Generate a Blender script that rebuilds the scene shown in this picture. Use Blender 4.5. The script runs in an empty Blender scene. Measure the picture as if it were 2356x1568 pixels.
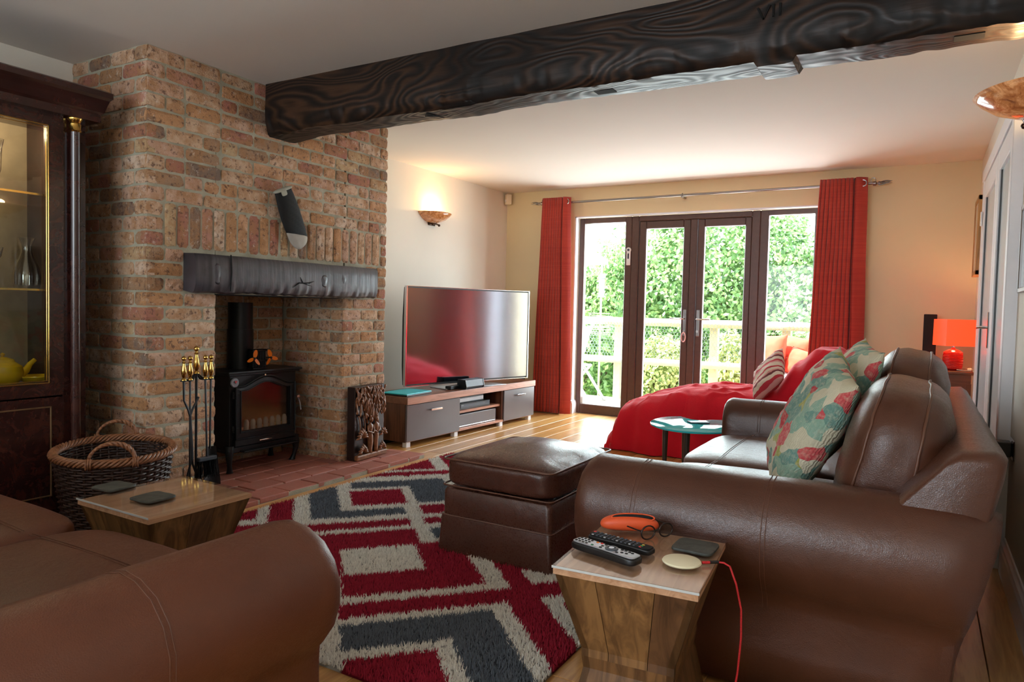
import bpy, bmesh, math, random
import numpy as np
from mathutils import Vector, Matrix, Euler, noise as mn

D = bpy.data
S = bpy.context.scene
C = S.collection
PI = math.pi
R = random.Random(7)

# ------------------------------------------------------------------ camera, world, lights, exposure
cam = D.cameras.new('camera'); camo = D.objects.new('camera', cam); C.objects.link(camo)
cam.sensor_fit = 'HORIZONTAL'; cam.sensor_width = 36.0
cam.lens = 1613.13 / 2356 * 36.0
cam.shift_x = 0.0; cam.shift_y = -11.07 / 2356
cam.clip_start = 0.03; cam.clip_end = 200
_r = Vector((0.863, 0.505, 0.024)).normalized(); _f = Vector((-0.504, 0.863, -0.041)).normalized()
_u = _r.cross(_f).normalized(); _r = _f.cross(_u).normalized()
camo.matrix_world = Matrix(((_r.x, _u.x, -_f.x, 0), (_r.y, _u.y, -_f.y, 0), (_r.z, _u.z, -_f.z, 1.10), (0, 0, 0, 1)))
S.camera = camo
S.view_settings.view_transform = 'Standard'; S.view_settings.look = 'None'
S.view_settings.gamma = 1.0; S.view_settings.use_curve_mapping = False
S.view_settings.exposure = 0.35
S.cycles.use_denoising = True
S.cycles.max_bounces = 10; S.cycles.transparent_max_bounces = 16
S.cycles.sample_clamp_indirect = 6.0
S.cycles.caustics_reflective = False; S.cycles.caustics_refractive = False

W = D.worlds.new('sky'); S.world = W; W.use_nodes = True
bg = W.node_tree.nodes['Background']; bg.inputs[0].default_value = (0.78, 0.90, 1.0, 1); bg.inputs[1].default_value = 7.5

def light(name, kind, loc, energy, color=(1, 1, 1), rot=None, direction=None, **kw):
    l = D.lights.new(name, kind); l.energy = energy; l.color = color
    for k, v in kw.items(): setattr(l, k, v)
    o = D.objects.new(name, l); C.objects.link(o); o.location = loc
    if direction is not None: o.rotation_euler = Vector(direction).to_track_quat('-Z', 'Y').to_euler()
    return o
light('sun', 'SUN', (0, 0, 10), 18, (1.0, 0.95, 0.86), direction=(.72, .16, -.66), angle=math.radians(1.5))
# daylight of the garden doors and of the window behind the camera
light('daylight_garden_doors', 'AREA', (-1.97, 6.98, 1.1), 120, (0.86, 0.93, 1.0), direction=(0, -1, .02), shape='RECTANGLE', size=2.3, size_y=1.9)
light('daylight_rear_window', 'AREA', (-1.75, -1.9, 1.45), 6, (1.0, .93, .84), direction=(0, 1, -.05), shape='RECTANGLE', size=2.6, size_y=1.3)
light('added_side_fill', 'AREA', (.28, .55, 1.5), 2, (1.0, .95, .88), direction=(-1, 0.25, -.1), shape='RECTANGLE', size=.9, size_y=.9)  # weak fill light added here; no window is cut in the right wall

# ------------------------------------------------------------------ helpers
def col(r, g, b):
    f = lambda v: ((v / 255 + .055) / 1.055) ** 2.4 if v > 10 else v / 255 / 12.92
    return (f(r), f(g), f(b), 1)

class NT:
    def __init__(s, name):
        s.m = D.materials.new(name); s.m.use_nodes = True; s.t = s.m.node_tree; s.n = s.t.nodes
        s.p = s.n['Principled BSDF']; s.out = s.n['Material Output']
    def new(s, kind, **kw):
        x = s.n.new('ShaderNode' + kind)
        for k, v in kw.items(): setattr(x, k, v)
        return x
    def link(s, a, b): s.t.links.new(a, b)
    def coord(s, which='Object', scale=(1, 1, 1), rot=(0, 0, 0)):
        tc = s.new('TexCoord'); mp = s.new('Mapping')
        mp.inputs['Scale'].default_value = scale; mp.inputs['Rotation'].default_value = rot
        s.link(tc.outputs[which], mp.inputs[0]); return mp.outputs[0]
    def noise(s, vec, scale, detail=4, rough=.55, dist=0):
        x = s.new('TexNoise'); s.link(vec, x.inputs['Vector'])
        x.inputs['Scale'].default_value = scale; x.inputs['Detail'].default_value = detail
        x.inputs['Roughness'].default_value = rough; x.inputs['Distortion'].default_value = dist
        return x.outputs['Fac']
    def ramp(s, fac, stops, interp='LINEAR'):
        x = s.new('ValToRGB'); x.color_ramp.interpolation = interp; e = x.color_ramp.elements
        while len(e) < len(stops): e.new(.5)
        for i, (p, c) in enumerate(stops): e[i].position = p; e[i].color = c if len(c) == 4 else (*c, 1)
        s.link(fac, x.inputs[0]); return x.outputs[0]
    def mix(s, fac, a, b, mode='MIX'):
        x = s.new('Mix', data_type='RGBA', blend_type=mode)
        for sock, v in ((x.inputs[0], fac), (x.inputs[6], a), (x.inputs[7], b)):
            if hasattr(v, 'is_linked') or hasattr(v, 'links'): s.link(v, sock)
            else: sock.default_value = v
        return x.outputs[2]
    def math(s, op, a, b=0.5):
        x = s.new('Math', operation=op)
        for sock, v in ((x.inputs[0], a), (x.inputs[1], b)):
            if hasattr(v, 'links'): s.link(v, sock)
            else: sock.default_value = v
        return x.outputs[0]
    def bump(s, h, strength=.3, dist=.01):
        x = s.new('Bump'); x.inputs['Strength'].default_value = strength; x.inputs['Distance'].default_value = dist
        s.link(h, x.inputs['Height']); s.link(x.outputs[0], s.p.inputs['Normal']); return x.outputs[0]
    def set(s, **kw):
        for k, v in kw.items():
            i = s.p.inputs[k.replace('_', ' ')]
            if hasattr(v, 'links'): s.link(v, i)
            else: i.default_value = v
        return s

def simple(name, c, rough=.5, metal=0.0, vary=.12, scale=12, bump=0.0, bscale=80, bdist=.002, **kw):
    t = NT(name); v = t.coord()
    n = t.noise(v, scale)
    dark = tuple(x * (1 - vary) for x in c[:3]) + (1,); lite = tuple(min(1, x * (1 + vary)) for x in c[:3]) + (1,)
    t.set(Base_Color=t.ramp(n, [(.3, dark), (.7, lite)]), Roughness=rough, Metallic=metal, **kw)
    if bump: t.bump(t.noise(v, bscale, 3), bump, bdist)
    return t.m

M = {}
M['wall'] = simple('cream_wall_paint', col(228, 210, 170), .85, vary=.015, scale=3, bump=.15, bscale=150)
M['wall_light'] = simple('pale_wall_paint', col(232, 224, 212), .85, vary=.015, scale=3, bump=.15, bscale=150)
M['ceiling'] = simple('ceiling_paint', col(228, 220, 212), .9, vary=.012, scale=2, bump=.1, bscale=120)
M['white'] = simple('white_gloss_paint', col(232, 232, 236), .35, vary=.02)
M['upvc'] = simple('white_plastic', col(238, 238, 238), .3, vary=.01)
M['cream_plastic'] = simple('cream_plastic', col(236, 220, 190), .35, vary=.02)
M['black_metal'] = simple('black_cast_iron', col(26, 27, 30), .42, .35, vary=.2, scale=30, bump=.15, bscale=200, bdist=.001)
M['black_plastic'] = simple('black_plastic', col(17, 17, 19), .35, vary=.1)
M['black_cloth'] = simple('black_speaker_cloth', col(14, 14, 15), .8, vary=.2, bump=.3, bscale=400, bdist=.001)
M['grey_speaker'] = simple('grey_speaker_shell', col(62, 68, 78), .45, vary=.1)
M['silver'] = simple('silver_plastic', col(170, 172, 178), .3, .4, vary=.05)
M['chrome'] = simple('chrome', col(225, 225, 230), .12, 1.0, vary=.02)
M['steel'] = simple('brushed_steel', col(150, 145, 142), .28, 1.0, vary=.05)
M['brass'] = simple('polished_brass', col(212, 172, 92), .18, 1.0, vary=.08, scale=40)
M['bronze'] = simple('dark_bronze', col(70, 48, 34), .35, .8, vary=.3)
M['orange'] = simple('orange_fan_enamel', col(255, 128, 14), .4, vary=.05)
M['orange_case'] = simple('orange_case_rubber', col(226, 88, 44), .5, vary=.05)
M['grey_front'] = simple('grey_lacquer', col(98, 90, 92), .28, vary=.04, scale=4)
M['red_lamp'] = simple('red_ceramic', col(205, 40, 34), .2, vary=.1)
M['turq'] = simple('turquoise_laptop_lid', col(40, 190, 200), .35, vary=.04)
M['yellow'] = simple('yellow_glaze', col(222, 180, 24), .2, vary=.1)
M['slate'] = simple('dark_slate', col(62, 66, 62), .55, vary=.35, scale=35, bump=.5, bscale=60, bdist=.003)
M['ceramic'] = simple('cream_disc', col(232, 224, 190), .4, vary=.02)
M['redcable'] = simple('red_braided_cable', col(190, 30, 36), .6, vary=.3, scale=400)
M['frame_brown'] = simple('brown_foiled_frame', col(84, 60, 52), .38, vary=.12, scale=30)
M['paper'] = simple('picture_paper', col(214, 206, 186), .7, vary=.12, scale=14)
M['dark_print'] = simple('dark_picture_print', col(70, 72, 78), .3, vary=.5, scale=8)
M['rubber'] = simple('black_grip', col(20, 20, 22), .6, vary=.1)
M['carved'] = simple('carving_shadow', col(5, 4, 4), .9, vary=.2)  # near-black that paints the shade inside carved marks and slots
M['log'] = simple('pale_sawn_pine', col(205, 196, 160), .7, vary=.12, scale=20, bump=.2, bscale=40)
M['wire'] = simple('galvanised_wire', col(150, 160, 158), .4, .7)
M['parasol'] = simple('white_parasol_cloth', col(236, 236, 240), .8, vary=.02)
M['garden_orange'] = simple('orange_garden_cushion', col(214, 74, 46), .8, vary=.1)
M['wicker_dark'] = simple('dark_rattan', col(52, 52, 62), .6, vary=.4, scale=120, bump=.6, bscale=160, bdist=.004)
M['pink_string'] = simple('pale_pink_loop', col(232, 190, 190), .6)
M['skin_wood'] = simple('lead_light', col(60, 60, 62), .4)

def mk_metalline():
    t = NT('flue_steel'); t.set(Base_Color=col(20, 20, 22), Roughness=.35, Metallic=.5); return t.m
M['flue'] = mk_metalline()

def mk_glass(name, tint=(1, 1, 1, 1), refl=1.0, rough=0.02):
    t = NT(name); t.n.remove(t.p)
    tr = t.new('BsdfTransparent'); tr.inputs[0].default_value = tint
    gl = t.new('BsdfGlossy'); gl.inputs['Roughness'].default_value = rough
    fr = t.new('Fresnel'); fr.inputs[0].default_value = 1.45
    mx = t.new('MixShader'); ge = t.new('NewGeometry'); k = t.math('MULTIPLY', t.math('MULTIPLY', fr.outputs[0], refl), t.math('SUBTRACT', 1.0, ge.outputs['Backfacing']))
    t.link(k, mx.inputs[0]); t.link(tr.outputs[0], mx.inputs[1]); t.link(gl.outputs[0], mx.inputs[2]); t.link(mx.outputs[0], t.out.inputs[0])
    return t.m
M['pane'] = mk_glass('window_glass', (.97, 1, .99, 1))
M['cab_glass'] = mk_glass('cabinet_glass', (.93, .95, .92, 1), 1.6)
M['table_glass'] = mk_glass('table_top_glass', (.98, .98, .98, 1), 1.5, .06)
M['stove_glass'] = mk_glass('sooty_stove_glass', (.85, .78, .66, 1), 3.0, .12)
M['crystal'] = mk_glass('cut_crystal', (.965, .965, .96, 1), 6.0, .1)
def mk_turq_glass():
    t = NT('turquoise_tinted_glass')
    t.set(Base_Color=col(40, 190, 196), Roughness=.07, IOR=1.4)
    t.p.inputs['Transmission Weight'].default_value = .1; return t.m
M['aqua'] = mk_turq_glass()

def mk_brick():
    t = NT('reclaimed_brick'); oi = t.new('ObjectInfo'); rnd = oi.outputs['Random']
    v = t.coord('Object'); add = t.new('VectorMath', operation='ADD')
    sc = t.new('VectorMath', operation='SCALE'); cmb = t.new('CombineXYZ')
    for i in range(3): t.link(rnd, cmb.inputs[i])
    t.link(cmb.outputs[0], sc.inputs[0]); sc.inputs['Scale'].default_value = 37
    t.link(v, add.inputs[0]); t.link(sc.outputs[0], add.inputs[1]); vec = add.outputs[0]
    base = t.ramp(rnd, [(0, col(196, 156, 132)), (.1, col(204, 170, 140)), (.2, col(164, 130, 102)), (.3, col(210, 176, 148)), (.4, col(192, 142, 100)),
                        (.5, col(168, 108, 92)), (.57, col(202, 164, 140)), (.66, col(128, 106, 92)), (.72, col(204, 158, 122)), (.8, col(184, 132, 112)), (.86, col(192, 162, 124)), (.94, col(214, 188, 166))], 'CONSTANT')
    n1 = t.noise(vec, 14, 5, .65); n2 = t.noise(vec, 38, 4, .7); n3 = t.noise(vec, 120, 3, .6)
    c = t.mix(t.ramp(n1, [(.40, (0, 0, 0)), (.62, (.85, .85, .85))]), base, col(170, 122, 80))
    c = t.mix(t.ramp(n2, [(.54, (0, 0, 0)), (.64, (.8, .8, .8))]), c, col(96, 66, 54))
    n4 = t.noise(vec, 22, 6, .8)
    c = t.mix(t.ramp(n4, [(.57, (0, 0, 0)), (.68, (.75, .75, .75))]), c, col(218, 200, 184))
    t.set(Base_Color=c, Roughness=.9)
    h = t.math('ADD', t.math('MULTIPLY', n2, .7), n3)
    t.bump(h, .9, .006); return t.m
M['brick'] = mk_brick()
def mk_mortar():
    t = NT('mortar'); v = t.coord('Object'); n = t.noise(v, 9, 5); n2 = t.noise(v, 180, 3)
    t.set(Base_Color=t.ramp(n, [(.3, col(152, 146, 126)), (.7, col(184, 178, 158))]), Roughness=.95); t.bump(n2, .7, .004); return t.m
M['mortar'] = mk_mortar()
def mk_paver():
    t = NT('terracotta_paver'); oi = t.new('ObjectInfo'); v = t.coord('Object'); n = t.noise(v, 10, 5, .7); n2 = t.noise(v, 60, 4)
    b = t.ramp(oi.outputs['Random'], [(0, col(158, 92, 76)), (.5, col(176, 104, 88)), (1, col(146, 88, 76))])
    c = t.mix(t.ramp(n, [(.45, (0, 0, 0)), (.75, (.6, .6, .6))]), b, col(178, 130, 116))
    t.set(Base_Color=c, Roughness=t.ramp(n, [(.3, (.45,) * 3), (.7, (.75,) * 3)])); t.bump(n2, .4, .004); return t.m
M['paver'] = mk_paver()

def mk_plank(name, a, b, c3, rough=.3, axis=1, spec=.5, gs=1.0):
    t = NT(name); oi = t.new('ObjectInfo'); s = [30 * gs, 30 * gs, 30 * gs]; s[axis] = 2.2 * gs
    v = t.coord('Object', tuple(s)); add = t.new('VectorMath', operation='ADD'); cmb = t.new('CombineXYZ'); sc = t.new('VectorMath', operation='SCALE')
    for i in range(3): t.link(oi.outputs['Random'], cmb.inputs[i])
    t.link(cmb.outputs[0], sc.inputs[0]); sc.inputs['Scale'].default_value = 50
    t.link(v, add.inputs[0]); t.link(sc.outputs[0], add.inputs[1]); vec = add.outputs[0]
    n = t.noise(vec, 1.0, 5, .6, 1.2); n2 = t.noise(vec, .25, 3)
    base = t.ramp(oi.outputs['Random'], [(0, a), (.5, b), (1, c3)])
    dk = t.mix(1.0, base, ((.24, .18, .14, 1) if axis == 2 else (.62, .52, .42, 1)), 'MULTIPLY')
    c = t.mix(t.ramp(n, [(.38, (.75, .75, .75)), (.6, (0, 0, 0))]), base, dk)
    c = t.mix(t.ramp(n2, [(.6, (0, 0, 0)), (.8, (.5, .5, .5))]), c, dk)
    t.set(Base_Color=c, Roughness=rough); t.p.inputs['Specular IOR Level'].default_value = spec
    t.bump(n, .12, .002); return t.m
M['plank'] = mk_plank('oak_floor', col(208, 160, 98), col(190, 138, 76), col(216, 174, 116), .28)
M['trimwood'] = mk_plank('oak_trim', col(212, 158, 100), col(212, 158, 100), col(205, 150, 96), .35)
M['tablewood'] = mk_plank('sheesham_board', col(118, 84, 50), col(136, 100, 60), col(92, 62, 40), .45, 2, gs=.8)
M['tabletopwood'] = mk_plank('sheesham_top', col(196, 156, 124), col(196, 156, 124), col(196, 156, 124), .35, 1)
M['walnut'] = mk_plank('walnut_laminate', col(126, 80, 58), col(126, 80, 58), col(126, 80, 58), .3, 1)
M['walnut_v'] = mk_plank('walnut_laminate_upright', col(112, 70, 52), col(112, 70, 52), col(112, 70, 52), .35, 2)
M['shelfedge'] = mk_plank('walnut_edge', col(186, 130, 106), col(186, 130, 106), col(186, 130, 106), .35, 1)
M['consolewood'] = mk_plank('console_wood', col(120, 66, 34), col(120, 66, 34), col(120, 66, 34), .3, 0)
M['pine_frame'] = mk_plank('pine_picture_frame', col(196, 140, 70), col(196, 140, 70), col(196, 140, 70), .4, 2)
M['deck'] = mk_plank('silvered_decking', col(190, 180, 168), col(200, 192, 182), col(178, 168, 156), .7, 0)

def mk_mahog(name, burl):
    t = NT(name); v = t.coord('Object', (1, 1, 1)); n = t.noise(v, 9 if burl else 4, 6, .7, 2.5 if burl else .5); n2 = t.noise(v, 40, 4, .7, 1)
    c = t.ramp(n, [(.32, col(30, 15, 13)), (.5, col(54, 27, 23)), (.72, col(80, 42, 33))])
    c = t.mix(t.ramp(n2, [(.5, (0, 0, 0)), (.75, (.5, .5, .5))]), c, col(28, 12, 10))
    t.set(Base_Color=c, Roughness=.22, Coat_Weight=.4, Coat_Roughness=.1); return t.m
M['burl'] = mk_mahog('burl_mahogany', True); M['mahog'] = mk_mahog('plain_mahogany', False)
M['cab_in'] = simple('cabinet_back_panel', col(178, 158, 128), .5, vary=.18, scale=7)

def mk_beam():
    t = NT('blackened_oak'); v = t.coord('Object', (.9, 3.2, 3.2)); d = t.noise(t.coord(), 1.1, 2, .5, .4)
    nn = t.noise(v, 1.15, 2, .45, .35); g0 = t.math('SINE', t.math('MULTIPLY', nn, 150)); g0 = t.math('ADD', t.math('MULTIPLY', g0, .5), .5)
    fine = t.noise(t.coord('Object', (5, 80, 80)), 1, 4, .6)
    g = t.math('ADD', t.math('MULTIPLY', g0, .55), t.math('MULTIPLY', fine, .4))
    c = t.ramp(g, [(.15, col(16, 11, 9)), (.5, col(42, 28, 21)), (.8, col(70, 48, 34)), (1, col(92, 62, 40))])
    c = t.mix(t.ramp(d, [(.42, (.85, .85, .85)), (.6, (0, 0, 0))]), c, col(17, 12, 11))
    t.set(Base_Color=c, Roughness=t.ramp(g, [(.2, (.55,) * 3), (.9, (.38,) * 3)])); t.bump(g, .35, .006)
    t.p.inputs['Specular IOR Level'].default_value = .3; return t.m
M['beam'] = mk_beam()
def mk_mantel():
    t = NT('hewn_black_mantel'); v = t.coord('Object', (8, 3.0, 60)); v2 = t.coord('Object', (1, 60, 3)); n = t.noise(v2, 1, 4, .6, .3); n2 = t.noise(t.coord(), 14, 4)
    c = t.ramp(n, [(.3, col(34, 32, 36)), (.7, col(72, 68, 76))]); c = t.mix(t.ramp(n2, [(.5, (0, 0, 0)), (.7, (.5, .5, .5))]), c, col(30, 28, 30))
    t.set(Base_Color=c, Roughness=.38); t.p.inputs['Specular IOR Level'].default_value = .8
    t.bump(t.math('ADD', n, n2), .22, .004); return t.m
M['mantel'] = mk_mantel()
def mk_leather(name, c1, c2, rough=.34):
    t = NT(name); v = t.coord('Object'); n = t.noise(v, 3.5, 5, .6); n2 = t.noise(v, 160, 3, .6)
    vo = t.new('TexVoronoi', feature='DISTANCE_TO_EDGE'); t.link(v, vo.inputs['Vector']); vo.inputs['Scale'].default_value = 220
    wr = t.noise(t.coord('Object', (1, 1, 1)), 7, 4, .5, 1.2)
    t.set(Base_Color=t.ramp(n, [(.3, c1), (.7, c2)]), Roughness=t.ramp(n2, [(.3, (rough - .05,) * 3), (.7, (rough + .1,) * 3)]))
    b1 = t.math('ADD', t.math('MULTIPLY', vo.outputs['Distance'], .25), t.math('MULTIPLY', wr, 1.6))
    t.p.inputs['Specular IOR Level'].default_value = .55
    t.bump(b1, .2, .012); return t.m
M['leather'] = mk_leather('brown_leather', col(70, 39, 27), col(88, 51, 35))
M['leather_tan'] = mk_leather('red_brown_leather', col(86, 46, 29), col(102, 57, 36), .42)
M['leather_dark'] = mk_leather('chocolate_leather', col(66, 36, 27), col(84, 48, 36), .28)
M['piping'] = simple('leather_piping', col(98, 62, 46), .42, vary=.1)
M['stitch'] = simple('stitched_seam', col(100, 64, 47), .55, vary=.1)
def mk_cloth(name, c1, c2, bs=260, rough=.95, st=.5, sheen=.4, trans=0):
    t = NT(name); v = t.coord('Object'); n = t.noise(v, 5, 4); n2 = t.noise(v, bs, 2)
    t.set(Base_Color=t.ramp(n, [(.3, c1), (.7, c2)]), Roughness=rough, Sheen_Weight=sheen); t.p.inputs['Sheen Roughness'].default_value = .4
    t.bump(n2, st, .003); return t.m
M['throw'] = mk_cloth('red_fleece', col(200, 6, 30), col(216, 12, 38), 90, st=.4, sheen=.15)
def mk_curtain():
    t = NT('terracotta_curtain_cloth'); v = t.coord('Object'); ck = t.new('TexBrick'); t.link(t.coord('Object', (1, 1, 1), (PI / 2, 0, 0)), ck.inputs['Vector'])
    n2 = t.noise(v, 200, 2); n = t.noise(t.coord('Object', (1, 1, 60)), 3, 2)
    t.n.remove(ck)
    t.set(Base_Color=t.ramp(n, [(.35, col(168, 52, 42)), (.65, col(184, 64, 50))]), Roughness=.9, Sheen_Weight=.3)
    t.bump(t.math('ADD', n, n2), .3, .003)
    tl = t.new('BsdfTranslucent'); tl.inputs[0].default_value = col(214, 60, 44); mx = t.new('MixShader'); mx.inputs[0].default_value = .1
    t.link(t.p.outputs[0], mx.inputs[1]); t.link(tl.outputs[0], mx.inputs[2]); t.link(mx.outputs[0], t.out.inputs[0]); return t.m
M['curtain'] = mk_curtain()
def mk_patch():
    t = NT('floral_patch_print'); v = t.coord('Object', (1, 1, 1)); d = t.new('TexNoise'); t.link(v, d.inputs['Vector']); d.inputs['Scale'].default_value = 9
    mxv = t.new('Mix', data_type='VECTOR'); mxv.inputs[0].default_value = .09; t.link(v, mxv.inputs[4]); t.link(d.outputs['Color'], mxv.inputs[5])
    vo = t.new('TexVoronoi'); t.link(mxv.outputs[1], vo.inputs['Vector']); vo.inputs['Scale'].default_value = 21
    sep = t.new('SeparateColor'); t.link(vo.outputs['Color'], sep.inputs[0])
    c = t.ramp(sep.outputs[0], [(0, col(206, 198, 170)), (.2, col(142, 174, 154)), (.42, col(204, 76, 80)), (.56, col(214, 206, 180)), (.68, col(110, 148, 136)), (.84, col(168, 166, 90)), (.92, col(190, 54, 62))], 'CONSTANT')
    n = t.noise(v, 60, 3, .7); c = t.mix(t.ramp(n, [(.45, (0, 0, 0)), (.8, (.55, .55, .55))]), c, col(222, 212, 186))
    t.set(Base_Color=c, Roughness=.9); w = t.new('TexWave'); t.link(v, w.inputs['Vector']); w.inputs['Scale'].default_value = 60; w.inputs['Distortion'].default_value = 6
    t.bump(t.math('ADD', w.outputs['Fac'], t.noise(v, 30, 3)), .4, .005); return t.m
M['patch'] = mk_patch()
def mk_stripe():
    t = NT('striped_cushion_cloth'); tc = t.new('TexCoord'); sp = t.new('SeparateXYZ'); t.link(tc.outputs['Object'], sp.inputs[0])
    f = t.math('FRACT', t.math('MULTIPLY', sp.outputs[0], 5.0), 0)
    r = col(176, 40, 52); cr = col(214, 196, 176); br = col(106, 34, 38); pk = col(206, 140, 134)
    t.set(Base_Color=t.ramp(f, [(0, cr), (.2, r), (.3, cr), (.42, pk), (.5, br), (.6, cr), (.78, r), (.9, pk)], 'CONSTANT'), Roughness=.9)
    t.bump(t.noise(tc.outputs['Object'], 200, 2), .3, .003); return t.m
M['stripe'] = mk_stripe()
def mk_tv():
    t = NT('tv_screen'); n = t.noise(t.coord(), 2, 2)
    t.set(Base_Color=(.36, .37, .42, 1), Metallic=1.0, Roughness=.09); return t.m
M['screen'] = mk_tv()
def mk_emit(name, c, st, base=None):
    t = NT(name); t.set(Base_Color=base or c, Roughness=.4); t.p.inputs['Emission Color'].default_value = c; t.p.inputs['Emission Strength'].default_value = st; return t.m
def mk_alab(name, st):
    t = NT(name); v = t.coord(); n = t.noise(v, 16, 5, .7, 1.5)
    c = t.ramp(n, [(.3, col(122, 66, 34)), (.5, col(176, 112, 66)), (.75, col(226, 170, 120))])
    t.set(Base_Color=c, Roughness=.15, Coat_Weight=.5); t.link(c, t.p.inputs['Emission Color']); t.p.inputs['Emission Strength'].default_value = st
    t.p.inputs['Transmission Weight'].default_value = 0; return t.m
M['alab_dim'] = mk_alab('amber_marbled_glass', .3); M['alab_lit'] = mk_alab('amber_marbled_glass_bright', 1.0)
M['bulb'] = mk_emit('lit_bulb', (1, .72, .38, 1), 14)
M['shade'] = mk_emit('lit_red_shade', (1, .075, .018, 1), 1.0, col(210, 40, 24))
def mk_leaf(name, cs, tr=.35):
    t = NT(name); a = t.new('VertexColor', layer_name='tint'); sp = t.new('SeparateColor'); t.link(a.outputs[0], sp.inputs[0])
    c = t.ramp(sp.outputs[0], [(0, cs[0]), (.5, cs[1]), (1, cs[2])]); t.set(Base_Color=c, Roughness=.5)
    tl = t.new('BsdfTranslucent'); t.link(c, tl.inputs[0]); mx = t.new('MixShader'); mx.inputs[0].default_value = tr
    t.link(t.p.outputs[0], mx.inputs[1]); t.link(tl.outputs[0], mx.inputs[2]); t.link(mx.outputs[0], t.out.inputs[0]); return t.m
M['leaf'] = mk_leaf('hedge_leaves', (col(84, 122, 74), col(134, 166, 104), col(190, 208, 140)))
M['leaf_gold'] = mk_leaf('golden_leaves', (col(130, 156, 100), col(196, 204, 140), col(232, 228, 170)))
M['stem'] = simple('twig_bark', col(90, 74, 54), .8)
M['grass'] = simple('rough_grass', col(104, 140, 66), .9, vary=.3, scale=6)
def mk_rug():
    t = NT('shag_pile'); a = t.new('VertexColor', layer_name='tint'); t.set(Roughness=1.0); t.p.inputs['Specular IOR Level'].default_value = .1; t.link(a.outputs[0], t.p.inputs['Base Color']); return t.m
M['rug'] = mk_rug()
def mk_wick(name, a, b):
    t = NT(name); v = t.coord(); n = t.noise(v, 40, 4); t.set(Base_Color=t.ramp(n, [(.3, a), (.7, b)]), Roughness=.42); return t.m
M['wicker'] = mk_wick('dark_willow', col(40, 26, 22), col(72, 50, 42)); M['wicker_rim'] = mk_wick('buff_willow', col(112, 72, 46), col(164, 110, 76))
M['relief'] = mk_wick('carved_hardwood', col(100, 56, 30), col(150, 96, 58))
M['relief_dark'] = mk_wick('carved_hardwood_side', col(28, 14, 10), col(44, 24, 16))

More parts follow.
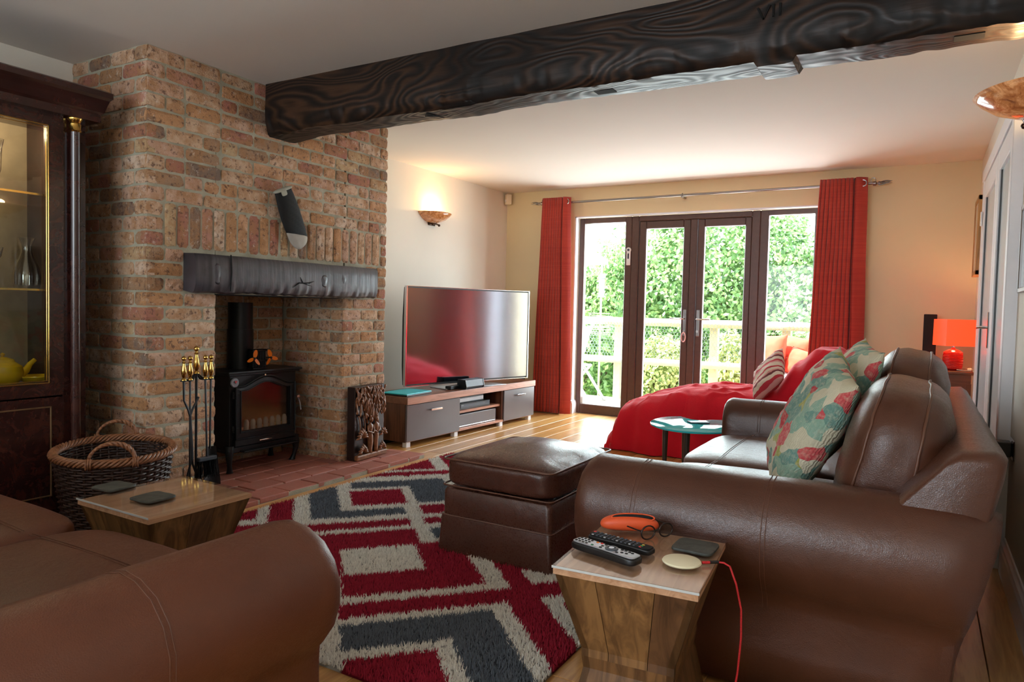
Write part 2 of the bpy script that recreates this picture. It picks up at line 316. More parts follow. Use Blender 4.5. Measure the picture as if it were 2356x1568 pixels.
# ------------------------------------------------------------------ mesh builder
class B:
    def __init__(s): s.v = []; s.f = []; s.mi = []; s.cur = 0
    def add(s, vs, fs, m=None):
        o = len(s.v)
        if m is not None: vs = [m @ Vector(v) for v in vs]
        s.v += [tuple(v) for v in vs]; s.f += [tuple(i + o for i in f) for f in fs]; s.mi += [s.cur] * len(fs); return s
    def box(s, x0, x1, y0, y1, z0, z1, m=None):
        vs = [(x, y, z) for x in (x0, x1) for y in (y0, y1) for z in (z0, z1)]
        return s.add(vs, [(0, 1, 3, 2), (4, 6, 7, 5), (0, 4, 5, 1), (2, 3, 7, 6), (0, 2, 6, 4), (1, 5, 7, 3)], m)
    def rbox(s, x0, x1, y0, y1, z0, z1, r=.005, seg=2, m=None):
        bm = bmesh.new(); bmesh.ops.create_cube(bm, size=1)
        bmesh.ops.scale(bm, vec=(x1 - x0, y1 - y0, z1 - z0), verts=bm.verts); bmesh.ops.translate(bm, vec=((x0 + x1) / 2, (y0 + y1) / 2, (z0 + z1) / 2), verts=bm.verts)
        bmesh.ops.bevel(bm, geom=bm.edges[:], offset=r, segments=seg, profile=.6, affect='EDGES')
        bm.verts.index_update(); vs = [v.co.copy() for v in bm.verts]; fs = [tuple(v.index for v in f.verts) for f in bm.faces]; bm.free()
        return s.add(vs, fs, m)
    def loft(s, rings, cap=True, closed=True, m=None):
        n = len(rings[0]); vs = [p for r in rings for p in r]; fs = []
        for i in range(len(rings) - 1):
            for j in range(n if closed else n - 1):
                a = i * n + j; b = i * n + (j + 1) % n; fs.append((a, b, b + n, a + n))
        if cap and closed: fs.append(tuple(range(n))[::-1]); fs.append(tuple(range((len(rings) - 1) * n, len(rings) * n)))
        return s.add(vs, fs, m)
    def lathe(s, prof, seg=24, m=None, a0=0, a1=2 * PI):
        full = abs(a1 - a0 - 2 * PI) < 1e-6; k = seg if full else seg + 1
        rings = [[(max(r, 1e-4) * math.cos(a0 + (a1 - a0) * j / seg), max(r, 1e-4) * math.sin(a0 + (a1 - a0) * j / seg), z) for j in range(k)] for r, z in prof]
        return s.loft(rings, cap=full, closed=full, m=m)
    def tube(s, path, r, seg=8, cap=True, closed=False, m=None):
        P = [Vector(p) for p in path]; n = len(P); rings = []; up = None
        for i, p in enumerate(P):
            a = P[(i - 1) % n] if (closed or i) else p; b = P[(i + 1) % n] if (closed or i < n - 1) else p
            t = (b - a); t = t.normalized() if t.length > 1e-9 else Vector((0, 0, 1))
            if up is None: up = t.orthogonal().normalized()
            up = (up - t * up.dot(t)); up = up.normalized() if up.length > 1e-6 else t.orthogonal().normalized()
            w = t.cross(up); rr = r[i] if isinstance(r, (list, tuple)) else r
            rings.append([p + (up * math.cos(2 * PI * j / seg) + w * math.sin(2 * PI * j / seg)) * rr for j in range(seg)])
        if closed:
            vs = [q for g in rings for q in g]; fs = [(i * seg + j, i * seg + (j + 1) % seg, ((i + 1) % n) * seg + (j + 1) % seg, ((i + 1) % n) * seg + j) for i in range(n) for j in range(seg)]
            return s.add(vs, fs, m)
        return s.loft(rings, cap=cap, m=m)
    def sbox(s, hx, hy, hz, e=4, n=14, fn=None, m=None):
        bm = bmesh.new(); bmesh.ops.create_cube(bm, size=2); bmesh.ops.subdivide_edges(bm, edges=bm.edges[:], cuts=n, use_grid_fill=True)
        for v in bm.verts:
            c = v.co; c = Vector([math.sin(q * PI / 2) * .35 + q * .65 for q in c]); k = (abs(c.x) ** e + abs(c.y) ** e + abs(c.z) ** e) ** (1 / e); c = c / k
            c = Vector((c.x * hx, c.y * hy, c.z * hz))
            v.co = Vector(fn(c)) if fn else c
        bm.verts.index_update(); vs = [v.co.copy() for v in bm.verts]; fs = [tuple(v.index for v in f.verts) for f in bm.faces]; bm.free()
        return s.add(vs, fs, m)
    def pillow(s, w, h, t, n=22, m=None, wr=.006, seed=0, pin=.06):
        rings = []
        for sgn in (1, -1):
            vs = []; fs = []
            for i in range(n + 1):
                for j in range(n + 1):
                    u = i / n * 2 - 1; v = j / n * 2 - 1
                    uu = u * (1 - pin * (1 - abs(v)) * 0 - pin * (v * v) * 0) ; 
                    x = u * w / 2 * (1 - pin * (1 - u * u) * 0 - pin * (1 - abs(v) ** 2) * (abs(u) ** 3)); y = v * h / 2 * (1 - pin * (1 - abs(u) ** 2) * (abs(v) ** 3))
                    k = max(0, (1 - abs(u) ** 2.4)) ** .5 * max(0, (1 - abs(v) ** 2.4)) ** .5
                    z = sgn * (t / 2 * k + (mn.noise(Vector((u * 2.2, v * 2.2, seed + sgn))) * wr * 2 + mn.noise(Vector((u * 6, v * 6, seed + sgn))) * wr) * min(1, k * 2))
                    vs.append((x, y, z))
            for i in range(n):
                for j in range(n):
                    a = i * (n + 1) + j; q = (a, a + n + 1, a + n + 2, a + 1); fs.append(q if sgn > 0 else q[::-1])
            s.add(vs, fs, m)
        return s
    def build(s, name, mat, parent=None, smooth=False, loc=None, weld=False, kind=None, label=None):
        me = D.meshes.new(name); me.from_pydata(s.v, [], s.f)
        if weld:
            bm = bmesh.new(); bm.from_mesh(me); bmesh.ops.remove_doubles(bm, verts=bm.verts, dist=1e-5); bmesh.ops.recalc_face_normals(bm, faces=bm.faces); bm.to_mesh(me); bm.free()
        else:
            bm = bmesh.new(); bm.from_mesh(me); bmesh.ops.recalc_face_normals(bm, faces=bm.faces); bm.to_mesh(me); bm.free()
        mats = mat if isinstance(mat, (list, tuple)) else [mat]
        for q in mats: me.materials.append(M[q] if isinstance(q, str) else q)
        if len(mats) > 1 and len(me.polygons) == len(s.mi): me.polygons.foreach_set('material_index', s.mi)
        if smooth:
            me.polygons.foreach_set('use_smooth', [True] * len(me.polygons))
            if smooth != 'all': me.set_sharp_from_angle(angle=math.radians(40))
        o = D.objects.new(name, me); C.objects.link(o)
        if parent: o.parent = parent
        if loc: o.location = loc
        if kind: o['kind'] = kind
        if label: o['label'] = label
        return o

def thing(name, label, cat, loc=(0, 0, 0), rz=0, group=None, rot=None):
    o = D.objects.new(name, None); C.objects.link(o); o.location = loc; o.rotation_euler = rot or (0, 0, rz); o.empty_display_size = .05
    o['label'] = label; o['category'] = cat
    if group: o['group'] = group
    return o
def tag(o, label, cat, group=None, kind=None):
    o['label'] = label; o['category'] = cat
    if group: o['group'] = group
    if kind: o['kind'] = kind
    return o
def struct(name, b, mat, parent=None, **k):
    o = b.build(name, mat, parent, **k)
    if parent is None: o['kind'] = 'structure'
    return o
def sempty(name, loc=(0, 0, 0)):
    o = D.objects.new(name, None); C.objects.link(o); o.location = loc; o['kind'] = 'structure'; return o
def dup(o, parent=None, name=None):
    c = o.copy(); C.objects.link(c)
    if parent: c.parent = parent
    for ch in list(o.children): dup(ch, c)
    return c
def RX(a): return Matrix.Rotation(a, 4, 'X')
def RY(a): return Matrix.Rotation(a, 4, 'Y')
def RZ(a): return Matrix.Rotation(a, 4, 'Z')
def T(x, y, z): return Matrix.Translation((x, y, z))
def N(x, y=0, z=0, s=1.0): return mn.noise(Vector((x * s, y * s, z * s)))

H = 2.35; XL = -4.0; XR = .36; YB = 6.68; YN = -2.0

# ------------------------------------------------------------------ setting
struct('ceiling', B().box(XL - .2, XR + .25, YN - .2, YB + .3, H, H + .25), 'ceiling')
struct('wall_left', B().box(XL - .2, XL, YN, YB + .3, -.1, H), 'wall_light')
struct('wall_right', B().box(XR, XR + .2, YN, YB + .3, -.1, H), 'wall_light')
OX0, OX1, OZ = -3.17, -.80, 2.062
b = B().box(XL, OX0, YB, YB + .3, -.1, H).box(OX1, XR, YB, YB + .3, -.1, H).box(OX0, OX1, YB, YB + .3, OZ, H)
struct('wall_far', b, 'wall')
b = B().box(XL, -3.1, YN - .2, YN, -.1, H).box(-.4, XR, YN - .2, YN, -.1, H).box(-3.1, -.4, YN - .2, YN, 2.12, H).box(-3.1, -.4, YN - .2, YN, -.1, .78)
struct('wall_near', b, 'wall')
# white reveal lining of the opening
b = B().box(OX0 - .001, OX0 + .012, YB + .002, 6.765, 0, OZ).box(OX1 - .012, OX1, YB + .002, 6.765, 0, OZ).box(OX0, OX1, YB + .002, 6.765, OZ - .012, OZ)
struct('trim_1', b, 'white')

# floor of oak boards running towards the garden doors
fl = struct('floor', B().box(XL, XR, YN, YB + .3, -.12, -.018), 'carved')
def plank_mesh(w, l, i):
    return B().rbox(-w / 2, w / 2, -l / 2, l / 2, -.016, 0, .0025, 1)
ws = .148
pl_cache = {}
x = .371; row = 0; cnt = 0
while x > XL - .05:
    xa, xb = max(x - ws, XL), min(x, XR)
    y = -.3 + R.uniform(-.9, 0)
    while y < YB + .08:
        l = R.choice([.6, .9, .9, 1.2, 1.5])
        ya, yb = y, min(y + l, YB + .09)
        y += l
        if yb - ya < .05: continue
        if xb < -3.33 and yb > 2.1 and ya < 3.9: continue
        o = B().rbox(-(xb - xa) / 2 + .0012, (xb - xa) / 2 - .0012, -(yb - ya) / 2 + .0012, (yb - ya) / 2 - .0012, -.016, 0, .002, 1).build('plank', 'plank', fl, loc=((xa + xb) / 2, (ya + yb) / 2, 0))
        cnt += 1
    x -= ws; row += 1

# skirting boards
def skirt(name, x0, x1, y0, y1, ax, side):
    # ax: axis along which it runs, side: direction it faces
    prof = [(0, 0), (.02, 0), (.02, .105), (.016, .115), (.016, .13), (.009, .14), (.006, .15), (0, .15)]
    b = B()
    if ax == 'y': rings = [[(x0 + side * p, y, z) for p, z in prof] for y in (y0, y1)]
    else: rings = [[(x, y0 + side * p, z) for p, z in prof] for x in (x0, x1)]
    b.loft(rings); return struct(name, b, 'white')
skirt('baseboard_right', .352, 0, YN, 3.70, 'y', -1)
skirt('baseboard_far', OX1, XR, YB, 0, 'x', -1)
skirt('baseboard_far_left', XL, OX0 + .0, YB, 0, 'x', -1)
b = B().loft([[(OX0 + .012 + p, y, z) for p, z in [(0, 0), (.02, 0), (.02, .1), (.012, .13), (0, .14)]] for y in (YB - .02, 6.765)])
struct('trim_2', b, 'white')
skirt('baseboard_left', XL, 0, 3.9, YB, 'y', 1)

# double glazed white doors in the right wall
struct('wall_lining', B().box(.352, .3605, YN, 3.72, 0, H), 'wall_light')
b = B().rbox(.305, .36, 3.72, 3.80, 0, 2.12, .004, 1).rbox(.33, .36, 5.86, 5.94, 0, 2.12, .004, 1).rbox(.325, .36, 3.72, 5.94, 2.05, 2.13, .004, 1)
struct('trim_3', b, 'white')
def inner_door(name, y0, y1, handle_at=None):
    d = sempty(name, (.345, (y0 + y1) / 2, 0)); w = (y1 - y0) / 2 - .003; st = .115
    d_b = B().rbox(-.012, .014, -w, -w + st, .01, 2.04, .004, 1).rbox(-.012, .014, w - st, w, .01, 2.04, .004, 1).rbox(-.012, .014, -w + st, w - st, 1.92, 2.04, .004, 1).rbox(-.012, .014, -w + st, w - st, .01, .24, .004, 1)
    d_b.build('door_frame', 'white', d)
    B().box(.004, .008, -w + st, w - st, .24, 1.92).build('pane', mk_cache_frost(), d)
    B().box(-.004, .003, -w + st, -w + st + .012, .24, 1.92).box(-.004, .003, w - st - .012, w - st, .24, 1.92).build('glazing_bead', 'skin_wood', d)
    if handle_at is not None:
        hy = handle_at
        hd = B().rbox(-.018, -.012, hy - .02, hy + .02, .93, 1.14, .003, 1).build('handle_plate', 'chrome', d)
        B().tube([(-.015, hy, 1.05), (-.05, hy, 1.05), (-.062, hy + .01, 1.05), (-.062, hy + .12, 1.045)], .008, 8).build('handle', 'chrome', hd, smooth=True)
    return d
_fr = {}
def mk_cache_frost():
    if 'f' not in _fr: _fr['f'] = simple('frosted_pane', col(196, 206, 210), .25, vary=.04)
    return _fr['f']
inner_door('door_3', 4.83, 5.86, -.43)
inner_door('door_4', 3.80, 4.83)
hg = B()
for z in (1.79, .3): hg.rbox(.318, .333, 5.855, 5.87, z - .05, z + .05, .003, 1)
struct('trim_4', hg, 'chrome')

# ------------------------------------------------------------------ garden door set
FY0, FY1 = 6.765, 6.835
def frame_part(par, name, *bx): 
    b = B()
    for q in bx: b.rbox(q[0], q[1], q[4] if len(q) > 4 else FY0, q[5] if len(q) > 5 else FY1, q[2], q[3], .006, 1)
    return b.build(name, 'frame_brown', par)
w1 = sempty('window_1')
frame_part(w1, 'window_frame', (-3.155, -3.097, 0, 2.05), (-2.645, -2.575, 0, 2.05), (-3.10, -2.64, 1.995, 2.05), (-3.10, -2.64, 0, .10))
B().box(-3.10, -2.64, 6.80, 6.806, .09, 2.0).build('pane', 'pane', w1)
w2 = sempty('window_2')
frame_part(w2, 'window_frame', (-1.325, -1.25, 0, 2.05), (-.86, -.80, 0, 2.05), (-1.26, -.85, 2.0, 2.05), (-1.26, -.85, 0, .10))
B().box(-1.26, -.85, 6.80, 6.806, .09, 2.01).build('pane', 'pane', w2)
fr = sempty('trim_5')
frame_part(fr, 'door_jamb', (-2.575, -2.50, 0, 2.05), (-1.40, -1.325, 0, 2.05)); frame_part(fr, 'door_head', (-2.5, -1.40, 1.995, 2.05)); frame_part(fr, 'threshold', (-2.5, -1.40, 0, .05))
def leaf(name, x0, x1, gx0, gx1, hx, d):
    o = sempty(name)
    frame_part(o, 'door_frame', (x0, gx0, .05, 1.995, FY0 + .012, FY1 - .005), (gx1, x1, .05, 1.995, FY0 + .012, FY1 - .005), (gx0, gx1, 1.92, 1.995, FY0 + .012, FY1 - .005), (gx0, gx1, .05, .17, FY0 + .012, FY1 - .005))
    B().box(gx0 - .01, gx1 + .01, 6.80, 6.806, .16, 1.93).build('pane', 'pane', o)
    p = B().rbox(hx - .015, hx + .015, FY0 + .0, FY0 + .013, .86, 1.12, .006, 2).build('handle_plate', 'steel', o)
    B().tube([(hx, FY0 + .005, 1.03), (hx, FY0 - .045, 1.03), (hx + d * .012, FY0 - .052, 1.03), (hx + d * .13, FY0 - .052, 1.027)], .0085, 10).build('handle', 'chrome', p, smooth=True)
    B().lathe([(.012, 0), (.012, .012), (0, .012)], 12, T(hx, FY0 + .002, .91) @ RX(PI / 2)).build('lock_barrel', 'chrome', p)
    return o
dl = leaf('door_1', -2.498, -1.975, -2.424, -2.046, -2.005, -1)
leaf('door_2', -1.905, -1.402, -1.839, -1.461, -1.875, 1)
frame_part(fr, 'meeting_bar', (-1.972, -1.908, .05, 1.995, FY0 - .004, FY1 - .005))
k = B(); k.tube([(-2.005 + .02 * math.sin(a), FY0 - .02, .85 + .045 * math.cos(a) - .0) for a in [i / 16 * 2 * PI for i in range(16)]], .006, 6, closed=True).tube([(-2.005, FY0 - .004, .91), (-2.005, FY0 - .02, .895)], .003, 6)
tag(k.build('key_loop', 'pink_string', None, smooth=True), 'pale pink loop hanging from the key of the left garden door', 'key')
o = thing('door_alarm_sensor', 'white alarm sensor on the brown frame left of the garden doors', 'sensor', (-2.60, FY0, 1.64))
B().rbox(-.022, .022, -.014, 0, -.085, .07, .008, 2).lathe([(.026, -.0145), (.026, .0)], 20, T(0, 0, .07) @ RX(PI / 2) @ T(0, 0, .0145)).build('case', 'upvc', o)
B().lathe([(.012, 0), (.012, .006)], 14, T(0, -.013, .07) @ RX(PI / 2)).rbox(-.008, .008, -.017, -.013, -.02, .035, .003, 1).build('sensor_eye', 'grey_speaker', o)

# ------------------------------------------------------------------ curtains
def curtain(x0t, x1t, x0b, x1b, zt, zb, flat, seed, label):
    # flat: -1 flat return on the left, +1 on the right
    b = B(); n = 170; rows = 36; rings = []
    for r in range(rows + 1):
        t = r / rows; z = zt + (zb - zt) * t; xa = x0t + (x0b - x0t) * t; xb = x1t + (x1b - x1t) * t; ring = []
        for i in range(n + 1):
            u = i / n; uu = u if flat > 0 else 1 - u
            fold = 8.5; amp = (.030 + .012 * t) * (1 if uu < .72 else max(0, 1 - (uu - .72) / .06))
            ph = uu / .72 * fold * 2 * PI
            y = 6.545 - amp * .85 * math.cos(ph) + .012 * N(u * 5 + seed, t * 2.5)
            if uu > .78: y = 6.505 + .05 * ((uu - .78) / .22) ** 2 + .006 * N(u * 9, t * 2 + seed)
            xx = xa + (xb - xa) * u + .25 / n * 0 + amp * .25 * math.sin(2 * ph) * (1 if uu < .72 else 0) + .008 * N(u * 3 + 9, t * 3, seed)
            ring.append((xx, y, z))
        rings.append(ring)
    b.loft(rings, cap=False, closed=False); o = b.build('curtain', 'curtain', None, smooth='all')
    md = o.modifiers.new('thick', 'SOLIDIFY'); md.thickness = .004
    tag(o, label, 'curtain', 'curtains at the garden doors'); return o
cl_ = curtain(-3.475, -3.165, -3.54, -3.11, 2.245, .012, 1, 1, 'terracotta curtain gathered left of the garden doors, beside the television')
cr_ = curtain(-.80, -.44, -.86, -.405, 2.25, .012, 1, 5, 'terracotta curtain gathered right of the garden doors, behind the red throw')
for par, xs in ((cl_, (-3.20,)), (cr_, (-.47,))):
    for xx in xs: B().tube([(xx, 6.556 + .0 + .0 * a, 2.2 + .028 * 1 * math.sin(a)) if False else (xx + .026 * math.cos(a), 6.522, 2.2 + .026 * math.sin(a)) for a in [i / 20 * 2 * PI for i in range(20)]], .005, 6, closed=True).build('eyelet', 'steel', par, smooth=True)
rod = thing('curtain_pole', 'brushed steel curtain pole above the garden doors', 'curtain pole', (0, 6.578, 2.2))
B().tube([(-3.50, 0, -.004), (-.40, 0, .004)], .011, 12).build('pole', 'steel', rod, smooth=True)
for sx, xx in ((-1, -3.50), (1, -.40)):
    fb = B(); fb.lathe([(.018, 0), (.02, .02), (.008, .03), (.008, .05)], 14, T(xx, 0, 0) @ RY(sx * PI / 2))
    for k_ in range(3):
        a = k_ * 2.1
        fb.tube([(xx + sx * (.04 + .1 * t), .02 * t * math.cos(a + t * 2), .012 * math.sin(a + t * 3) + .01 * t) for t in [i / 6 for i in range(7)]], [.006, .006, .007, .006, .005, .003, .001], 6)
    fb.tube([(xx - sx * .0 + .018 * math.cos(a), .01, .03 + .02 * math.sin(a)) for a in [i / 10 * 1.6 * PI - .5 for i in range(11)]], .003, 6)
    fb.build('finial', 'steel', rod, smooth=True)
B().rbox(-2.02, -2.0, -.016, .10, -.02, -.005, .002, 1).tube([(-2.01, .017 * math.cos(a), .017 * math.sin(a)) for a in [i / 12 * 1.5 * PI + .8 for i in range(13)]], .004, 6).build('bracket', 'steel', rod, smooth=True)

# ------------------------------------------------------------------ brickwork
CH = H / 31
def brick_mesh(w, h, d, seed, rnd=.008):
    """front faces +X; origin at centre of the front face; w along Y, h along Z, d depth."""
    rr = random.Random(seed); ny, nz = 5, 3; vs = []; fs = []
    ys = [-w / 2, -w / 2 + .012, -w * .1, w / 2 - .012, w / 2]; zs = [-h / 2, 0, h / 2]
    ys = [-w / 2, -w / 2 + min(.02, w * .2), 0, w / 2 - min(.02, w * .2), w / 2]; zs = [-h / 2, -h / 2 + .016, h / 2 - .016, h / 2]; nz = 4
    for i, yy in enumerate(ys):
        for j, zz in enumerate(zs):
            e1 = i in (0, 4); e2 = j in (0, 3)
            x = -.0035 if (e1 != e2) else (-.007 if (e1 and e2) else rr.uniform(-.0015, .003))
            vs.append((x + rr.uniform(-.002, .001), yy * (1 - (.025 if e1 and e2 else 0)) + rr.uniform(-.0025, .0025), zz * (1 - (.06 if e1 and e2 else 0)) + rr.uniform(-.0025, .0025)))
    for i in range(4):
        for j in range(3):
            a = i * 4 + j; fs.append((a, a + 4, a + 5, a + 1))
    o = len(vs); rim = [i * 4 for i in range(5)] + [16 + 1, 16 + 2, 19] + [i * 4 + 3 for i in (3, 2, 1, 0)] + [2, 1]
    for r_ in rim: vs.append((-d, vs[r_][1], vs[r_][2]))
    m = len(rim)
    for i in range(m): fs.append((rim[i], rim[(i + 1) % m], o + (i + 1) % m, o + i))
    return vs, fs
_bc = {}
def brick_obj(par, w, h, loc, rz, d=.09, name='brick', mat='brick', rx=0):
    key = (round(w, 3), round(h, 3), d, R.randrange(3), mat)
    if key not in _bc:
        b = B(); vs, fs = brick_mesh(w, h, d, len(_bc) * 7 + 3); b.add(vs, fs); o = b.build(name, mat, par, smooth=False); _bc[key] = o.data
    else:
        o = D.objects.new(name, _bc[key]); C.objects.link(o); o.parent = par
    o.location = loc; o.rotation_euler = (rx, 0, rz); return o

CX = -3.33; CY0, CY1 = 2.09, 3.89
OY0, OY1, OZT = 2.49, 3.465, 1.135
b = B().box(XL, CX - .0065, CY0 + .008, OY0 - .004, 0, H).box(XL, CX - .0065, OY1 + .018, CY1 - .008, 0, H).box(XL, CX - .0065, OY0, OY1, OZT, H)
wf = struct('wall_chimney', b, 'mortar')
J = .011
def row_cells(a, bnd, k, short_first, L=.205, Sx=.098):
    cells = []; y = a
    first = Sx if short_first else L
    while y < bnd - .02:
        l = first if y == a else (L if R.random() > .18 else Sx)
        if y + l > bnd - .045: l = bnd - y
        cells.append((y, min(y + l, bnd))); y += l + J
    return cells
hh = CH - J
for k in range(31):
    z = k * CH + CH / 2; odd = k % 2
    segs = []
    if z < OZT - .02:
        if odd: segs = [(2.09, 2.19), (2.20, 2.405), (2.416, OY0)]
        else: segs = [(2.09, 2.295), (2.306, OY0)]
        if odd: segs += [(OY1, OY1 + .17), (OY1 + .18, OY1 + .34), (OY1 + .35, CY1)]
        else: segs += [(OY1, OY1 + .09), (OY1 + .1, OY1 + .3), (OY1 + .31, CY1)]
    elif z < 1.35: segs = ([(2.09, 2.185), (2.196, 2.293)] if odd else [(2.09, 2.293)]) + ([(3.69, 3.79), (3.80, CY1)] if odd else [(3.69, CY1)])
    elif z < 1.585: segs = [(2.09, 2.18), (3.835, CY1)]
    else: segs = row_cells(CY0, CY1, k, bool(odd))
    for (ya, yb) in segs:
        brick_obj(wf, yb - ya, hh + R.uniform(-.003, .002), (CX + R.uniform(-.003, .004), (ya + yb) / 2, z + R.uniform(-.0015, .0015)), R.uniform(-.006, .006), .05)
# soldier course above the mantel
ys = 2.193; z0 = 18 * CH; zs_h = 3 * CH - J
while ys < 3.82:
    w = R.uniform(.058, .066)
    brick_obj(wf, w, zs_h, (CX + R.uniform(-.003, .004), ys + w / 2, z0 + 1.5 * CH), 0, .05)
    ys += w + .0125
# side of the chimney breast, facing the camera
ws_ = struct('wall_chimney_side', B().box(XL + .001, CX - .03, CY0 + .0065, CY0 + .05, 0, H), 'mortar')
for k in range(31):
    z = k * CH + CH / 2; odd = k % 2
    x = CX - (.0 if odd else 0); cells = []
    first = .205 if odd else .098
    xx = CX - .001
    while xx > XL + .02:
        l = first if xx == CX - .001 else .195
        if xx - l < XL + .04: l = xx - XL
        cells.append((xx - l, xx)); xx -= l + J
    for (xa, xb) in cells:
        if xb - xa < .03: continue
        brick_obj(ws_, xb - xa, hh + R.uniform(-.003, .002), ((xa + xb) / 2, CY0 + R.uniform(-.004, .002), z), -PI / 2 + R.uniform(-.006, .006), .05)
# fireplace recess
AX = -3.90
b = B().box(AX - .08, AX - .009, OY0, OY1, 0, OZT).box(AX, CX - .02, OY1 + .009, OY1 + .03, 0, OZT)
wa = struct('wall_recess', b, 'mortar')
for k in range(15):
    z = k * CH + CH / 2; odd = k % 2
    y = OY0 - (.1 if odd else 0)
    while y < OY1 - .02:
        ya, yb = max(y, OY0), min(y + .205, OY1)
        if yb - ya > .03: brick_obj(wa, yb - ya, hh, (AX + R.uniform(-.004, .004), (ya + yb) / 2, z), 0, .04)
        y += .216
    x = CX - .012 - (.0 if odd else 0)
    f1 = True
    while x > AX + .03:
        l = (.1 if (odd and f1) else .205); f1 = False; xa = max(x - l, AX)
        brick_obj(wa, x - xa, hh, ((x + xa) / 2, OY1 - .001 + R.uniform(-.003, .003), z), -PI / 2, .03)
        x -= l + J
# chimney breast rear return hidden; blackened recess roof
struct('trim_6', B().box(AX, CX - .02, OY0, OY1, OZT - .004, OZT + .01), 'carved')

# hearth
he = sempty('hearth_floor')
he['kind'] = 'structure'
B().box(-3.95, -3.03, 2.12, 3.985, -.015, .0345).build('mortar_bed', 'mortar', he)
PX, PY = .163, .212
for r_ in range(6):
    xa = -3.022 - r_ * PX; y = 2.12 - (PY / 2 if r_ % 2 else 0)
    while y < 3.98:
        ya, yb = max(y, 2.12), min(y + PY - .01, 3.99)
        y += PY
        if yb - ya < .04: continue
        if xa - PX / 2 < CX + .03 and (yb < OY0 + .05 or ya > OY1 - .05): continue
        bb = B().rbox(-(PX - .013) / 2, (PX - .013) / 2, -(yb - ya) / 2, (yb - ya) / 2, -.03, 0, .005, 2)
        o = bb.build('paver', 'paver', he, loc=(xa - PX / 2 + R.uniform(-.003, .003), (ya + yb) / 2, .042 + R.uniform(-.003, .002)))
        o.rotation_euler = (R.uniform(-.01, .01), R.uniform(-.012, .012), R.uniform(-.02, .02))
struct('trim_7', B().rbox(-3.018, -2.965, 2.0, 4.05, -.005, .016, .006, 2), 'trimwood')

# ------------------------------------------------------------------ ceiling beam
bm_ = thing('ceiling_beam', 'long blackened oak beam across the ceiling with wavy lower edge', 'beam', (0, 0, 0))
b = B(); rings = []; n = 260
for i in range(n + 1):
    x = CX + .006 + (XR - CX - .008) * i / n
    jag = .022 * N(x * 9, 3) + .014 * N(x * 31, 5) + .02 * N(x * 2.4, 1)
    bot = 2.072 + .010 * N(x * 2.2, 7) + .004 * N(x * 15, 8)
    step = 0
    if -.60 < x < -.455: step = -.020
    back = 3.03 + .03 * N(x * 2.6, 11) + .012 * N(x * 14, 12)
    ar = bot + .045 + jag * 1.4
    endc = max(0, (-3.05 - x) / .28)
    bot -= .012 * endc
    yf = 2.805 + .004 * N(x * 5, 20)
    ring = [(yf, H), (yf, 2.28), (yf - .003, 2.20), (yf, max(ar + .02, bot + .03)), (yf + .006 + .01 * abs(jag) * 10 * .3, ar), (yf + .018 + abs(jag) * .5, bot + .012), (yf + .032 + abs(jag) * .6, bot + step),
            (2.88, bot + step + .001), (2.94, bot + step + .002 * N(x * 20)), (2.99, bot + step), (back - .01, bot + step + .004), (back, bot + .02), (back + .004, 2.15), (back + .004, 2.28), (back, H)]
    rings.append([(x, y, z) for y, z in ring])
b.loft(rings); b.build('timber', 'beam', bm_, smooth=True)
def mort(x, y, sx, sy): return B().box(x - sx / 2, x + sx / 2, y - sy / 2, y + sy / 2, 2.05, 2.0725)
for x, y in ((-1.262, 2.935), (.10, 2.92)):
    B().box(x - .045, x + .045, y - .028, y + .028, 2.0705 + .010 * N(x * 2.2, 7) + .004 * N(x * 15, 8), 2.09).build('peg_slot', 'carved', bm_)  # near-black block at the underside, painting the shade of a slot
nb = B()
def stroke(b, x0, z0, x1, z1, w=.0065):
    d = Vector((x1 - x0, 0, z1 - z0)); p = Vector((-d.z, 0, d.x)).normalized() * w / 2; y0, y1 = 2.797, 2.806
    vs = [(x0 + s * p.x, y, z0 + s * p.z) for y in (y0, y1) for s in (-1, 1)] + [(x1 + s * p.x * .7, y, z1 + s * p.z * .7) for y in (y0, y1) for s in (-1, 1)]
    b.add(vs, [(0, 1, 5, 4), (2, 6, 7, 3), (0, 4, 6, 2), (1, 3, 7, 5), (0, 2, 3, 1), (4, 5, 7, 6)])
stroke(nb, -.588, 2.257, -.566, 2.212, .009); stroke(nb, -.545, 2.262, -.566, 2.212, .009); stroke(nb, -.531, 2.262, -.531, 2.216, .009); stroke(nb, -.507, 2.262, -.507, 2.216, .009)
nb.build('carved_numeral', 'carved', bm_, label='carved numeral VII')  # raised near-black strips paint the shade in the carved grooves
ck = B(); ck.tube([(-2.24, 2.90, 2.0665), (-2.12, 2.93, 2.0685)], .003, 4).tube([(-2.2, 2.86, 2.068), (-2.17, 2.97, 2.069)], .004, 4).build('crack', 'carved', bm_)
def knot(x, y, z, rx, rz, seed, par, mat):
    b = B(); rings = []
    for q in (1.0, .8, .55, .3, .1):
        rings.append([(x + rx * q * math.cos(a) * (1 + .25 * N(math.cos(a) * 2, math.sin(a) * 2, seed)), y - .018 * (1 - q) * (1 + .6 * N(q * 5, a, seed)) - .001, z + rz * q * math.sin(a)) for a in [j / 18 * 2 * PI for j in range(18)]])
    b.loft(rings); return b.build('knot', mat, par, smooth='all')
knot(-1.93, 2.835, 2.085, .07, .022, 7, bm_, 'beam')

